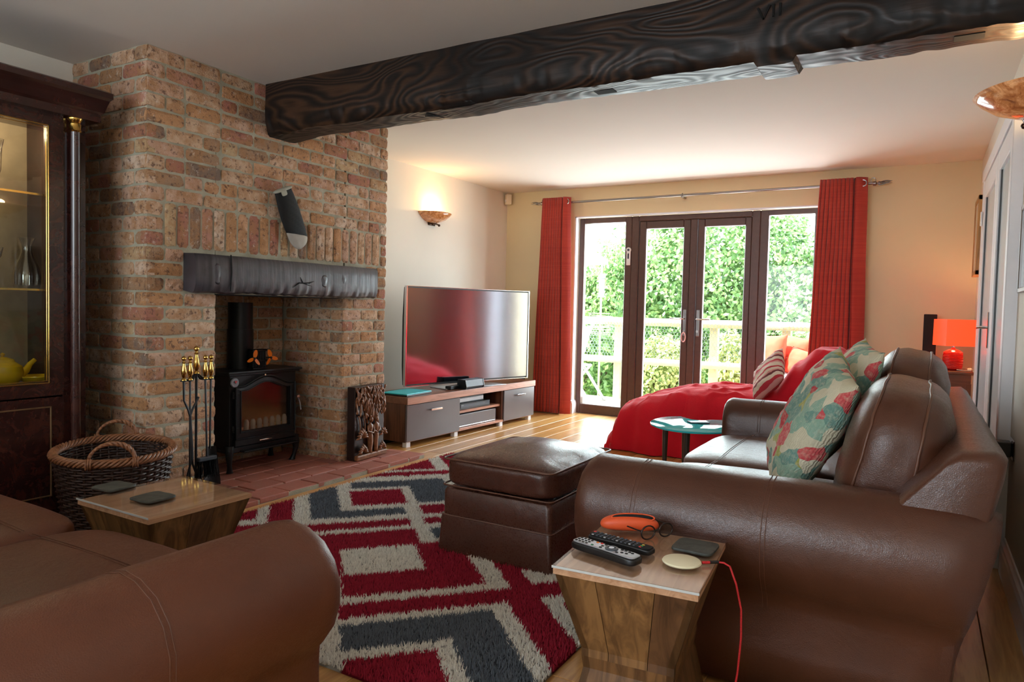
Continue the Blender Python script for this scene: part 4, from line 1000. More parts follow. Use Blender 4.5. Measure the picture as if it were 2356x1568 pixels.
# items on the near table
ZT = .4755
def remote(name, label, p0, p1, w, h, body, face, style, group='remote controls'):
    d = Vector((p1[0] - p0[0], p1[1] - p0[1], 0)); L = d.length; a = math.atan2(d.y, d.x)
    o = thing(name, label, 'remote control', ((p0[0] + p1[0]) / 2, (p0[1] + p1[1]) / 2, ZT), a, group)
    B().sbox(L / 2, w / 2, h / 2, 5, 9, fn=lambda c: (c.x, c.y * (1 - .12 * math.cos(c.x / L * 5)), c.z + h / 2 + .0005)).build('body', body, o, smooth='all')
    B().sbox(L / 2 - .004, w / 2 - .004, .002, 6, 7, fn=lambda c: (c.x, c.y * (1 - .12 * math.cos(c.x / L * 5)), c.z + h)).build('face', face, o, smooth='all')
    zt_ = h + .002
    def btn(x, y, r, mat='rubber', rr=None):
        B().sbox(r, rr or r, .0018, 2.5, 3, m=T(x, y, zt_)).build('button', mat, o, smooth='all')
    return o, btn, L
o, btn, L = remote('remote_control', 'large remote with silver face and black edges, nearest on the side table', (-.765, 1.665), (-.572, 1.618), .05, .022, 'black_plastic', 'silver', 0)
for i in range(4):
    for j in range(3): btn(-L / 2 + .014 + i * .011, -.012 + j * .012, .0036)
for x, m_ in ((-.030, 'orange'), (-.028, 'rubber')): pass
btn(-.034, .012, .0038, simple('amber_button', col(236, 130, 40), .4)); btn(-.034, -.012, .0038, simple('green_button', col(40, 120, 80), .4)); btn(-.022, .014, .004, simple('red_button', col(200, 40, 40), .4))
B().lathe([(.017, 0), (.017, .003), (.010, .004), (.009, .001), (.001, .001)], 22, T(.018, 0, h_ := .0235)).build('dial_ring', 'grey_speaker', o, smooth=True)
B().lathe([(.008, 0), (.007, .004), (.001, .0045)], 16, T(.018, 0, .0235)).build('dial_button', 'silver', o, smooth=True)
for x, y in ((-.008, .012), (-.008, -.012), (-.01, 0), (.042, .012), (.042, -.012), (.052, .013), (.052, -.004), (.064, .012), (.064, -.002), (.074, .01)): btn(x, y, .0042, 'rubber', .0036)
o, btn, L = remote('remote_control', 'slim all-black remote with rows of buttons, behind the silver remote', (-.755, 1.742), (-.568, 1.712), .042, .018, 'black_plastic', 'black_cloth', 1)
for i in range(11):
    for j in range(4): btn(-L / 2 + .016 + i * .0125, -.0135 + j * .009, .0038, 'grey_speaker' if (i * 3 + j) % 9 else 'silver', .0028)
btn(-L / 2 + .008, .012, .004, simple('red_power_button', col(200, 50, 50), .4))
for j, c_ in enumerate((col(190, 40, 40), col(60, 130, 60), col(200, 170, 60))): btn(L / 2 - .03, -.0135 + j * .009, .004, simple('colour_key', c_, .4), .0028)
gc = thing('glasses_case', 'orange clamshell glasses case with dark slot at the back of the side table', 'glasses case', (-.69, 1.865, ZT), math.radians(28))
B().sbox(.082, .03, .022, 2.4, 12, fn=lambda c: (c.x, c.y, max(c.z, -.02) + .021 + .006 * (1 - (c.x / .082) ** 2))).build('shell', 'orange_case', gc, smooth='all')
B().sbox(.058, .006, .011, 2.2, 8, m=T(.008, -.008, .042) @ RX(.5)).build('opening', 'black_cloth', gc, smooth='all')
B().tube([(.008 + .06 * math.cos(a), -.010 + .0085 * math.sin(a), .043 + .009 * math.sin(a)) for a in [i / 28 * 2 * PI for i in range(28)]], .0022, 6, closed=True).build('slot_rim', 'orange_case', gc, smooth='all')
sp = thing('spectacles', 'dark rimmed spectacles standing on the side table beside the orange case', 'spectacles', (-.605, 1.852, ZT), math.radians(58))
for sx in (-1, 1):
    pts = [(sx * .031 + .023 * math.cos(a) * (1), 0, .020 + .0185 * math.sin(a)) for a in [i / 24 * 2 * PI for i in range(24)]]
    lf = B().tube(pts, .0022, 6, closed=True).build('lens_rim', simple('dark_spectacle_rim', col(56, 44, 40), .25, .5), sp, smooth='all')
    B().loft([[(p[0], y, p[2]) for p in pts] for y in (-.0006, .0006)]).build('lens', 'cab_glass', lf)
    B().tube([(sx * .054, 0, .027), (sx * .058, .012, .027), (sx * .056, .09, .022), (sx * .05, .12, .006)], .002, 6).build('temple', 'black_plastic', sp, smooth=True)
B().tube([(-.009, 0, .022), (0, -.003, .026), (.009, 0, .022)], .002, 6).build('bridge', 'black_plastic', sp, smooth=True)
cd = thing('charging_disc', 'round cream wireless charging disc with a red cable on the side table', 'charger', (-.489, 1.697, ZT))
B().lathe([(.001, 0), (.035, .0), (.046, .004), (.048, .007), (.046, .010), (.036, .0125), (.001, .013)], 36).build('disc', 'ceramic', cd, smooth=True)
B().tube([(.045, .02, .007), (.075, .045, .007)], .0035, 8).build('plug', 'redcable', cd, smooth=True)
B().tube([(.06, .033, .007), (.078, .0475, .007)], .0042, 8).build('plug_collar', 'black_plastic', cd, smooth=True)
B().tube([(.075, .045, .007), (.09, .052, .006), (.105, .052, -.0), (.122, .05, -.04), (.136, .05, -.10), (.138, .052, -.17), (.132, .056, -.26), (.118, .06, -.36), (.112, .062, -.4715), (.13, .05, -.4725), (.2, .0, -.4725)], .0026, 6).build('cable', 'redcable', cd, smooth='all')

# ------------------------------------------------------------------ leather sofas
def arm_prof(z0=.02):
    # (outward, z): inner side 0, outer roll
    return [(0, z0), (0, .30), (.0, .46), (.006, .53), (.025, .58), (.06, .613), (.105, .625), (.155, .618), (.205, .592), (.242, .548), (.262, .492), (.262, .43), (.245, .37), (.215, .325), (.19, .295), (.18, .26), (.182, .15), (.185, z0)]
def make_arm(par, x0, x1, y_in, out, mat, seams=(), depth=.05, facing=-1, pm='piping'):
    """arm running along local X from x0 (front) to x1 (back)"""
    P = arm_prof(); cx, cz = .13, .42; rings = []
    n = 8
    xs = [(x0 + (depth * (1 - math.cos(i / n * PI / 2))) * (1), math.sin(i / n * PI / 2)) for i in range(n + 1)]
    for x, s in xs:
        k_ = .80 + .20 * s
        rings.append([(x, y_in + out * (cx + (o - cx) * (k_ if z > .27 else .93 + .07 * s)), (cz + (z - cz) * k_) if z > .27 else z) for o, z in P])
    L = x1 - (x0 + depth)
    for i in range(1, 41):
        t = i / 40; x = x0 + depth + L * t
        rings.append([(x + t ** 5 * ((z - .62) * .22), y_in + out * (cx + (o - cx) * (1 - .16 * max(0, t - .93) / .07) + .003 * N(x * 6, z * 6, 3)), z - (.02 * (max(0, t - .93) / .07) ** 2 + .0) * (z > .5) + .004 * N(x * 5, o * 8, 1) * (z > .3)) for o, z in P])
    a = B().loft(rings).build('arm', mat, par, smooth='all')
    for sx in seams:
        for off in (-.006, .006):
            B().tube([(x0 + sx + off, y_in + out * (o + (.0005 if o > .1 else -.0005)), z + .0006) for o, z in P[2:-2]], .0011, 4).build('seam', 'stitch', a, smooth='all')
    return a
def seat_cushion(par, x0, x1, y0, y1, z0, z1, mat, seed, seam=None):
    hx, hy, hz = (x1 - x0) / 2, (y1 - y0) / 2, (z1 - z0) / 2
    c = B().sbox(hx, hy, hz, 5.5, 16, fn=lambda c: (c.x, c.y, c.z + (.014 * (1 - (c.x / hx) ** 2) * (1 - (c.y / hy) ** 2) if c.z > 0 else 0) + .004 * N(c.x * 5, c.y * 5, seed)), m=T((x0 + x1) / 2, (y0 + y1) / 2, (z0 + z1) / 2)).build('seat_cushion', mat, par, smooth='all')
    if seam is not None:
        for off in (-.005, .005):
            B().tube([(x0 + seam + off, y0 + .02 + (y1 - y0 - .04) * t, z1 + .0135 * (1 - ((seam - hx) / hx) ** 2) * (1 - (2 * t - 1) ** 2) + .0005) for t in [i / 20 for i in range(21)]], .0011, 4).build('seam', 'stitch', c)
    return c
def sofa(label, W_, Dp, mat, loc, rz, n_seat=2, bc=True, seams=(.20, .58), group=None):
    """local: faces -X, front at x=0, back at x=Dp; runs along +Y from 0 to W_; arms at both ends"""
    s = thing('leather_sofa', label, 'sofa', loc, rz, group)
    aw = .262
    make_arm(s, 0, Dp - .01, aw, -1, mat, seams); make_arm(s, 0, Dp - .01, W_ - aw, 1, mat, seams)
    B().rbox(.05, Dp - .1, aw - .01, W_ - aw + .01, .06, .30, .02, 2).build('seat_base', mat, s, smooth=True)
    w = (W_ - 2 * aw) / n_seat
    for i in range(n_seat): seat_cushion(s, -.01, Dp - .30, aw + i * w + .003, aw + (i + 1) * w - .003, .285, .455, mat, i * 3, .2)
    # back frame
    pf = [(Dp - .34, .25), (Dp - .32, .50), (Dp - .24, .62), (Dp - .13, .745), (Dp - .10, .762), (Dp - .03, .768), (Dp - .005, .75), (Dp - .01, .70), (Dp - .05, .5), (Dp - .09, .25), (Dp - .11, .03), (Dp - .3, .03)]
    cx_, cz_ = Dp - .18, .4; rings = []; E_ = .05; y0_, y1_ = .085, W_ - .085
    for q in range(7):
        sn = math.sin(q / 6 * PI / 2); rings.append([(cx_ + (x - cx_) * (.86 + .14 * sn), y0_ + E_ * (1 - math.cos(q / 6 * PI / 2)), cz_ + (z - cz_) * (.92 + .08 * sn)) for x, z in pf])
    for q in range(1, 20): rings.append([(x + .004 * N(q * .5, z * 4), y0_ + E_ + (y1_ - y0_ - 2 * E_) * q / 20, z) for x, z in pf])
    for q in range(6, -1, -1):
        sn = math.sin(q / 6 * PI / 2); rings.append([(cx_ + (x - cx_) * (.86 + .14 * sn), y1_ - E_ * (1 - math.cos(q / 6 * PI / 2)), cz_ + (z - cz_) * (.92 + .08 * sn)) for x, z in pf])
    B().loft(rings).build('back_frame', mat, s, smooth='all')
    for i in range(n_seat if bc else 0):
        yc = aw + (i + .5) * w - .0; hy = w / 2 + .012; hx, hz = .155, (.245 if i == 0 else .285)
        def fn(c, i=i, hy=hy):
            wr = .006 * N(c.y * 9, c.z * 14, i * 7 + 2) + .004 * N(c.x * 20, c.z * 26, i)
            tk = 1 - .10 * (c.z / hz)
            return (c.x * tk + wr * (1 if c.x < 0 else .5), c.y + (.006 * N(c.x * 18, c.z * 12, i + 4)), c.z + wr)
        mm = T(Dp - .262, yc, .650 if i == 0 else .675) @ RY(math.radians(10))
        cu = B().sbox(hx, hy, hz, 3.4, 18, fn=fn, m=mm).build('back_cushion', mat, s, smooth='all')
        for px_ in (-.085, .055):
            pts = []; e = 3.4
            for k_ in range(64):
                a = k_ / 64 * 2 * PI; ca, sa = math.cos(a), math.sin(a); q_ = (abs(ca) ** e + abs(sa) ** e) ** (-1 / e); xx = px_ / hx; lim = (1 - abs(xx) ** e) ** (1 / e)
                c = Vector((px_, hy * lim * ca * q_, hz * lim * sa * q_)); v = Vector(fn(c)); v.y *= 1.004; v.z *= 1.01
                pts.append(mm @ v)
            B().tube(pts, .0045, 6, closed=True).build('piping', 'piping', cu, smooth='all')
    for (x, y) in ((.1, .15), (Dp - .2, .15), (.1, W_ - .15), (Dp - .2, W_ - .15)): B().lathe([(.022, 0), (.03, .035), (.03, .062)], 14, T(x, y, 0)).build('foot', 'black_plastic', s, smooth=True)
    return s
# right hand sofa against the right wall, facing the hearth
sofa('brown leather two seat sofa with rolled arms beside the red throw', 2.17, 1.14, 'leather', (-.935, 2.0, 0), 0)
# sofa at the bottom left, facing the garden doors: local -X -> world +Y
sofa('red-brown leather sofa with a rolled arm at the bottom left', 2.10, 1.08, 'leather_tan', (-1.13, 1.205, 0), math.radians(-90) + PI, seams=(.0, .40)) if False else None
s2 = sofa('red-brown leather sofa whose rolled arm fills the bottom left', 2.10, 1.08, 'leather_tan', (-3.235, 1.205, 0), math.radians(-90), seams=(.44,)); s2.scale = (1, 1, .93)

# ------------------------------------------------------------------ ottoman
ot = thing('footstool', 'square chocolate leather footstool on the patterned rug', 'footstool', (-1.54, 2.835, .018))
ox, oy = .27, .315
def cush_fn(c):
    top = 1 if c.z > 0 else .25
    return (c.x + .003 * N(c.z * 30, c.y * 18), c.y + .003 * N(c.x * 20, c.z * 20), c.z + top * .05 * max(0, 1 - (c.x / ox) ** 2) * max(0, 1 - (c.y / oy) ** 2) + .005 * N(c.x * 8 + 3, c.y * 8) * (c.z > 0) + .004 * abs(N(c.x * 16 + c.y * 10, c.y * 5 - c.x * 4)) * (c.z > 0))
cu = B().sbox(ox + .008, oy + .008, .066, 7, 20, fn=cush_fn, m=T(0, 0, .352)).build('cushion', 'leather_dark', ot, smooth='all')
def rrect(hx, hy, r, z, n=6):
    pts = []
    for cx_, cy_, a0 in ((hx - r, hy - r, 0), (-hx + r, hy - r, PI / 2), (-hx + r, -hy + r, PI), (hx - r, -hy + r, 1.5 * PI)):
        for i in range(n + 1): a = a0 + i / n * PI / 2; pts.append((cx_ + r * math.cos(a), cy_ + r * math.sin(a), z))
    return pts
B().tube(rrect(ox + .004, oy + .004, .03, .408), .0045, 6, closed=True).tube(rrect(ox + .004, oy + .004, .03, .292), .004, 6, closed=True).build('piping', 'piping', cu, smooth='all')
B().loft([rrect(ox - .012 * a, oy - .012 * a, .025, z) for a, z in ((1, .15), (0, .16), (0, .262), (.6, .276), (2, .282))]).build('box', 'leather_dark', ot, smooth=True)
B().loft([rrect(ox + a, oy + a, .02, z) for a, z in ((.016, .0), (.014, .03), (.006, .158), (.004, .163), (-.004, .163))]).build('skirt', 'leather_dark', ot, smooth=True)
B().tube(rrect(ox + .006, oy + .006, .02, .16), .0028, 5, closed=True).build('skirt_seam', 'piping', ot)

# ------------------------------------------------------------------ red throw over the chaise
def interp(x, tab):
    for (a, va), (b_, vb) in zip(tab, tab[1:]):
        if a <= x <= b_: t = (x - a) / (b_ - a); t = t * t * (3 - 2 * t); return va + (vb - va) * t
    return tab[0][1] if x < tab[0][0] else tab[-1][1]
hh_ = [(-2.07, .26), (-2.02, .36), (-1.92, .405), (-1.75, .455), (-1.5, .525), (-1.35, .535), (-1.2, .53), (-1.0, .535), (-.88, .60), (-.76, .75), (-.62, .86), (-.5, .86), (-.4, .80), (-.33, .70)]
b = B(); rings = []; nr = 200
for i in range(nr + 1):
    x = -2.07 + (-.33 + 2.07) * i / nr; h = interp(x, hh_); e = 3.6; ring = []
    hyw = .44; yc = 5.50
    if x < -1.95: hyw *= .93 + .07 * (x + 2.07) / .12
    for j in range(151):
        a = PI - j / 150 * PI; ca, sa = math.cos(a), math.sin(a)
        q = (abs(ca) ** e + abs(sa) ** e) ** (-1 / e); y = yc + hyw * ca * q; z = h * sa * q
        low = max(0, 1 - z / h); side = abs(ca) ** 2
        fold = .030 * math.sin(x * 17 + 2 * N(x * 3, 2)) * low * (1 if ca < 0 else .6) + .014 * N(x * 9, z * 3, 5) * 2
        y += (fold - .05 * low) * (1 if ca > 0 else -1) * (1 if side > .3 else side / .3) * (-1 if False else 1)
        cr = abs(N(x * 1.6 + 4, y * 4.5 + x * 1.5, 2)); cr2 = abs(N(x * 4.5 - y * 3, y * 6 + x * 2, 7))
        zz = z + (.02 * N(x * 3 + y * 2, y * 5, 1) + .060 * (.22 - min(cr, .22)) + .05 * (.16 - min(cr2, .16)) * (2.2 if -1.35 < x < -.95 else 1)) * sa ** 2 * (1 if x < -.95 else .6)
        ring.append((x + .02 * N(y * 3, z * 5, 8), y, max(zz, .006)))
    rings.append(ring)
# front drape
first = rings[0]; drape = []
for k_ in range(8, 0, -1):
    t = k_ / 8; drape.append([(p[0] - .05 * math.sin(t * PI / 2) + .035 * math.sin(p[1] * 14) * t + .02 * math.sin(t * 7), 5.5 + (p[1] - 5.5) * (1 - .02 * t), max(p[2] * (1 - t), .006)) for p in first])
last = rings[-1]; end = [[(p[0] + .04 * t, 5.5 + (p[1] - 5.5) * (1 - .04 * t), max(p[2] * (1 - t), .006)) for p in last] for t in (.3, .6, 1)]
b.loft(drape + rings + end, cap=False, closed=False)
tw = b.build('throw', 'throw', None, smooth='all')
sd = tw.modifiers.new('thick', 'SOLIDIFY'); sd.thickness = .008; sd.offset = -1
tag(tw, 'bright red fleece throw draped over the whole chaise longue by the garden doors', 'throw')

# ------------------------------------------------------------------ cushions
def cush(label, loc, rot, w, h, t, mat, seed, n=24, group=None):
    o = thing('cushion', label, 'cushion', loc, rot=rot, group=group)
    B().pillow(w, h, t, n, seed=seed).build('cover', mat, o, smooth='all', weld=True); return o
def orient(normal, up):
    z = Vector(normal).normalized(); y = Vector(up); y = (y - z * y.dot(z)).normalized(); x = y.cross(z); return Matrix((x, y, z)).transposed().to_euler()
cush('red and cream striped cushion propped on the red throw', (-.92, 5.18, .665), orient((-1, -.6, .75), (.5, -.45, 1)), .40, .29, .13, 'stripe', 3)
cush('floral patchwork cushion in mint and coral, nearer the camera on the sofa', (-.34, 2.76, .70), orient((-1, -.33, .5), (.5, -.12, 1)), .50, .52, .18, 'patch', 8, group='floral cushions on the sofa')
cush('floral patchwork cushion in mint and coral, tucked behind the nearer one', (-.28, 3.14, .745), orient((-1, -.25, .5), (.42, 0, 1)), .48, .54, .16, 'patch', 21, group='floral cushions on the sofa')

# ------------------------------------------------------------------ glass side table
gt = thing('glass_table', 'kidney shaped turquoise glass table with dark legs beside the red throw', 'table', (-1.14, 4.20, 0))
oc = [(-.285, -.03), (-.23, -.16), (-.10, -.26), (.06, -.26), (.21, -.13), (.27, .06), (.23, .22), (.12, .30), (.03, .27), (-.02, .20), (-.10, .20), (-.19, .27), (-.26, .2), (-.29, .09)]
def smoothloop(pts, k=6):
    n = len(pts); out = []
    for i in range(n):
        p0, p1, p2, p3 = [Vector(pts[(i + q) % n]) for q in (-1, 0, 1, 2)]
        for j in range(k):
            t = j / k; out.append(.5 * ((2 * p1) + (-p0 + p2) * t + (2 * p0 - 5 * p1 + 4 * p2 - p3) * t * t + (-p0 + 3 * p1 - 3 * p2 + p3) * t ** 3))
    return out
lp_ = smoothloop(oc)
B().loft([[(p.x * s, p.y * s, z) for p in lp_] for s, z in ((.985, .408), (1, .411), (1, .417), (.985, .42))]).build('glass_top', 'aqua', gt, smooth=True)
for (x, y) in ((-.20, .0), (-.03, -.12), (.17, .05), (-.12, .14)):
    B().lathe([(.008, 0), (.016, .25), (.019, .40), (.019, .408)], 14, T(x, y, 0)).build('leg', simple('smoked_steel', col(84, 74, 64), .3, .6), gt, smooth=True)
ph = B().rbox(-.035, .035, -.06, .06, 0, .008, .003, 2).build('phone', 'grey_speaker', None, loc=(-1.16, 4.28, .4205)); ph.rotation_euler = (0, 0, -.9); tag(ph, 'small grey phone lying on the turquoise glass table', 'phone')

# ------------------------------------------------------------------ tv stand and television
tvs = thing('tv_stand', 'low walnut television stand with grey drawers and white feet', 'television stand', (-3.385, 4.215, 0), math.radians(-2.9))
Lt = 1.88; Dt = .43
B().rbox(-Dt, .012, 0, Lt, .332, .388, .003, 1).build('top', 'walnut', tvs)
B().box(.0115, .0135, 0.0, Lt, .3335, .3865).build('front_lip', 'shelfedge', tvs)
B().box(-Dt, -.012, .0, .03, .04, .332).box(-Dt, -.012, Lt - .03, Lt, .04, .332).box(-Dt, -.012, .665, .69, .04, .332).box(-Dt, -.012, 1.325, 1.35, .04, .332).box(-Dt, -.4, 0, Lt, .04, .332).build('carcass', 'walnut_v', tvs)
B().box(-Dt, -.004, .03, .68, .04, .06).box(-Dt, -.004, .68, Lt - .03, .04, .06).build('floor_board', 'shelfedge', tvs)
B().box(-Dt + .02, -.03, .69, 1.325, .185, .205).build('shelf', 'shelfedge', tvs)
for ya, yb in ((.006, .672), (1.345, Lt - .006)):
    d = B().rbox(-.016, .004, ya, yb, .045, .328, .002, 1).build('drawer', 'grey_front', tvs)
    yc = (ya + yb) / 2; B().rbox(.022, .030, yc - .07, yc + .07, .262, .278, .002, 1).box(.004, .024, yc - .068, yc - .06, .265, .275).box(.004, .024, yc + .06, yc + .068, .265, .275).build('handle', 'chrome', d)
for y in (.02, .62, 1.30, 1.80):
    for x in (-.03, -Dt + .04): B().box(x - .02, x + .02, y, y + .045, 0, .042).build('foot', 'white', tvs)
def on_stand(x, y): # local -> world
    a = math.radians(-2.9); return (-3.385 + x * math.cos(a) - y * math.sin(a), 4.215 + x * math.sin(a) + y * math.cos(a))
A_T = math.radians(-2.9)
TV0 = Vector((-3.665, 4.52)); TV1 = Vector((-3.30, 5.905)); tc_ = (TV0 + TV1) / 2; ta = math.atan2((TV1 - TV0).y, (TV1 - TV0).x) - PI / 2
tv = thing('television', 'large curved flat screen television with chrome edge on the walnut stand', 'television', (tc_.x, tc_.y, .40), ta)
def arc(y, dep=.028): return dep * ((y / .72) ** 2)
rings = []
for i in range(33):
    y = -.72 + 1.44 * i / 32; rings.append([(arc(y) + x, y, z) for x, z in ((0, .03), (0, .853), (-.035, .845), (-.05, .6), (-.05, .2), (-.035, .04))])
B().loft(rings).build('housing', 'black_plastic', tv, smooth=True)
rings = []
for i in range(33):
    y = -.708 + 1.416 * i / 32; rings.append([(arc(y) + .004, y, .045), (arc(y) + .004, y, .842)])
B().loft(rings, cap=False, closed=False).build('screen', 'screen', tv, smooth='all')
ed = B()
for (za, zb) in ((.853, .858), (.026, .032)):
    rings = [[(arc(y) + x, y, z) for x, z in ((-.012, za), (.008, za), (.008, zb), (-.012, zb))] for y in [-.722 + 1.444 * i / 24 for i in range(25)]]; ed.loft(rings)
for ya, yb in ((-.726, -.714), (.714, .724)): ed.box(arc(.72) - .02, arc(.72) + .009, ya, yb, .026, .858)
ed.build('bezel', 'chrome', tv)
B().rbox(-.04, .0, -.06, .06, -.005, .05, .004, 1).rbox(-.10, .12, -.36, .36, -.012, -.004, .003, 1).build('stand_foot', 'silver', tv)
sbx, sby = on_stand(-.03, .89)
cs = thing('centre_speaker', 'angular grey speaker in front of the television on the stand', 'speaker', (sbx, sby, .389), A_T)
B().loft([[(x, y, z) for x, z in ((-.06, 0), (.02, 0), (.035, .02), (.022, .075), (-.05, .08))] for y in (-.12, .12)]).build('cabinet', 'grey_speaker', cs)
B().loft([[(x, y, z) for x, z in ((-.07, 0), (.03, 0), (.038, .02), (.024, .078), (-.06, .082))] for y in (-.135, -.12)]).loft([[(x, y, z) for x, z in ((-.07, 0), (.03, 0), (.038, .02), (.024, .078), (-.06, .082))] for y in (.12, .13)]).build('end_cap', 'black_plastic', cs)
bx, by = on_stand(-.14, .36)
lpx = B().rbox(-.12, .12, -.17, .17, 0, .010, .004, 2).build('laptop_base', 'black_plastic', None, loc=(*on_stand(-.17, .20), .389)); lpx.rotation_euler = (0, 0, A_T + .1); lpx.name = 'laptop'
B().rbox(-.12, .12, -.17, .17, .0105, .019, .004, 2).build('lid', 'turq', lpx); tag(lpx, 'closed turquoise laptop on the left end of the television stand', 'laptop')
bd = B().rbox(-.03, .03, -.09, .09, 0, .03, .006, 2).build('media_box', 'black_plastic', None, loc=(*on_stand(-.10, .72), .401)); tag(bd, 'flat black box on the stand left of the grey speaker', 'box')
bd.location.z = .3895 + .0
sbx_, sby_ = on_stand(-.045, 1.17)
# devices on the shelves
def device(name, label, cat, y0, y1, z0, z1, mat, x0=-.36, x1=-.05, front=None):
    o = thing(name, label, cat, (*on_stand(0, 0), 0), A_T); B().rbox(x0, x1, y0, y1, z0, z1, .003, 1).build('case', mat, o)
    if front: 
        for q in front: B().rbox(x1 - .001, x1 + .003, q[0], q[1], q[2], q[3], .001, 1).build(q[5] if len(q) > 5 else 'front_panel', q[4], o)
    return o
device('disc_player', 'black disc player with lit buttons on the upper shelf of the stand', 'disc player', .74, 1.19, .2055, .258, 'black_plastic', front=[(.75, 1.18, .222, .25, 'grey_speaker'), (1.09, 1.17, .235, .246, 'silver', 'button_strip'), (.755, .79, .24, .247, 'silver', 'display')])
device('set_top_box', 'silver fronted set-top box stacked above the disc player', 'set-top box', .77, 1.13, .2585, .312, 'black_plastic', x1=-.08, front=[(.775, 1.125, .268, .300, 'silver')])
device('games_console', 'glossy dark grey console on the bottom shelf of the stand', 'console', .70, 1.26, .0605, .170, 'grey_front', x1=-.03, front=[(.71, 1.25, .066, .072, 'chrome', 'front_trim')])
sp_ = thing('tall_speaker', 'slim black column speaker behind the television', 'speaker', (-3.62, 6.36, 0))
B().rbox(-.05, .05, -.05, .05, .02, 1.09, .006, 2).build('cabinet', 'black_cloth', sp_); B().lathe([(.12, 0), (.12, .012), (.03, .022)], 24).build('base', 'black_plastic', sp_, smooth=True)

# ------------------------------------------------------------------ wall lights
def sconce(label, x, y, z, face, Rr, power):
    o = thing('wall_light', label, 'wall light', (x, y, z), group='amber glass wall lights')
    a0, a1 = (-PI / 2, PI / 2) if face > 0 else (PI / 2, 1.5 * PI)
    pr = [(.03, -.085), (.08 * Rr / .2, -.08), (.14 * Rr / .2, -.055), (.18 * Rr / .2, -.022), (Rr, .0)]
    inn = [(r - .006, z_ + .004) for r, z_ in pr[::-1]]
    b = B(); k_ = 28
    rings = [[(r * math.cos(a0 + (a1 - a0) * j / k_) * .95, r * math.sin(a0 + (a1 - a0) * j / k_), z_) for j in range(k_ + 1)] for r, z_ in pr + inn]
    b.loft(rings, cap=False, closed=False); b.build('glass_bowl', 'alab_dim' if power < 3 else 'alab_dim', o, smooth='all')
    B().tube([(face * .01, -.06, -.09), (face * .05, -.045, -.10), (face * .06, 0, -.095), (face * .05, .045, -.10), (face * .01, .06, -.09)], .007, 8).sbox(.012, .012, .012, 2, 3, m=T(face * .055, -.05, -.105)).sbox(.012, .012, .012, 2, 3, m=T(face * .055, .05, -.105)).rbox(min(0, face * .012), max(0, face * .012), -.05, .05, -.11, -.02, .003, 1).build('bracket', 'bronze', o, smooth='all')
    B().sbox(.02, .02, .03, 2, 6, m=T(face * .06, 0, -.035)).build('bulb', 'bulb', o, smooth='all')
    light('wall_light_bulb', 'POINT', (x + face * .07, y, z + .01), power, (1, .66, .32), shadow_soft_size=.035)
    return o
sconce('amber glass bowl wall light on the far left wall above the television', XL, 5.30, 1.955, 1, .20, 7.0)
sconce('amber marbled bowl wall light at the top right edge', 0.352, 3.17, 1.922, -1, .235, 6.0)
al = thing('alarm_sensor', 'small cream motion sensor in the far left ceiling corner', 'sensor', (XL + .055, YB - .075, 2.27), math.radians(-40))
B().rbox(-.03, .03, -.03, .03, -.055, .055, .008, 2).build('case', 'cream_plastic', al); B().rbox(-.02, .02, -.034, -.028, -.03, .0, .003, 1).build('lens', 'upvc', al)

# ------------------------------------------------------------------ console table with lamp
ct = thing('console_table', 'small wooden corner table under the red lamp', 'table', (.245, 6.28, 0))
B().rbox(-.19, .095, -.20, .20, .685, .71, .005, 1).build('top', 'consolewood', ct)
B().box(-.17, .08, -.185, .185, .60, .685).box(-.165, .075, -.180, -.17, .52, .60).build('apron', 'consolewood', ct)
for (x, y) in ((-.155, -.17), (.065, -.17), (-.155, .17), (.065, .17)): B().loft([[(x + s * a, y + s * c_, z) for a, c_ in ((-1, -1), (1, -1), (1, 1), (-1, 1))] for s, z in ((.012, 0), (.016, .3), (.018, .62))]).build('leg', 'consolewood', ct)
lm = thing('table_lamp', 'red ribbed ceramic table lamp with a glowing square red shade', 'lamp', (.21, 6.20, .711))
pr = [(.04, 0), (.045, .006)] + [(.062 + .004 * math.sin(PI * i / 22) + (.0028 if i % 2 else -.001), .01 + i * .0056) for i in range(23)] + [(.045, .146), (.028, .155), (.014, .158), (.011, .168)]
B().lathe(pr, 32).build('base', 'red_lamp', lm, smooth=True)
B().lathe([(.009, .165), (.009, .21)], 12).build('neck', 'chrome', lm, smooth=True)
rings = [[(x * s, y * s, z) for x, y in ((-1, -1), (1, -1), (1, 1), (-1, 1))] for s, z in ((.102, .182), (.100, .378))]
shd = B().loft(rings, cap=False).build('shade', 'shade', lm); shd.rotation_euler = (0, 0, math.radians(24)); shd.modifiers.new('t', 'SOLIDIFY').thickness = .003
B().sbox(.018, .018, .028, 2, 5, m=T(0, 0, .25)).build('bulb', 'bulb', lm, smooth='all')
light('table_lamp_bulb', 'POINT', (.21, 6.20, 1.0), 5.0, (1, .62, .28), shadow_soft_size=.03)
cbb = B().tube([(0, 0, .008), (.04, .01, .004), (.09, -.02, .004), (.1, .02, .012), (.06, .0, .02), (.09, .0, .006)], .004, 6).sbox(.014, .02, .012, 3, 4, m=T(.08, .0, .012)).build('cable_switch', 'cream_plastic', None, smooth='all', loc=(.235, 6.13, .711))
tag(cbb, 'cream coiled cable with switch on the corner table beside the lamp', 'cable')
sp2 = thing('tall_speaker', 'slim black column speaker left of the red lamp', 'speaker', (.055, 6.42, 0))
B().rbox(-.045, .045, -.05, .05, .02, 1.125, .006, 2).build('cabinet', 'black_cloth', sp2); B().lathe([(.12, 0), (.12, .012), (.03, .022)], 24).build('base', 'black_plastic', sp2, smooth=True)

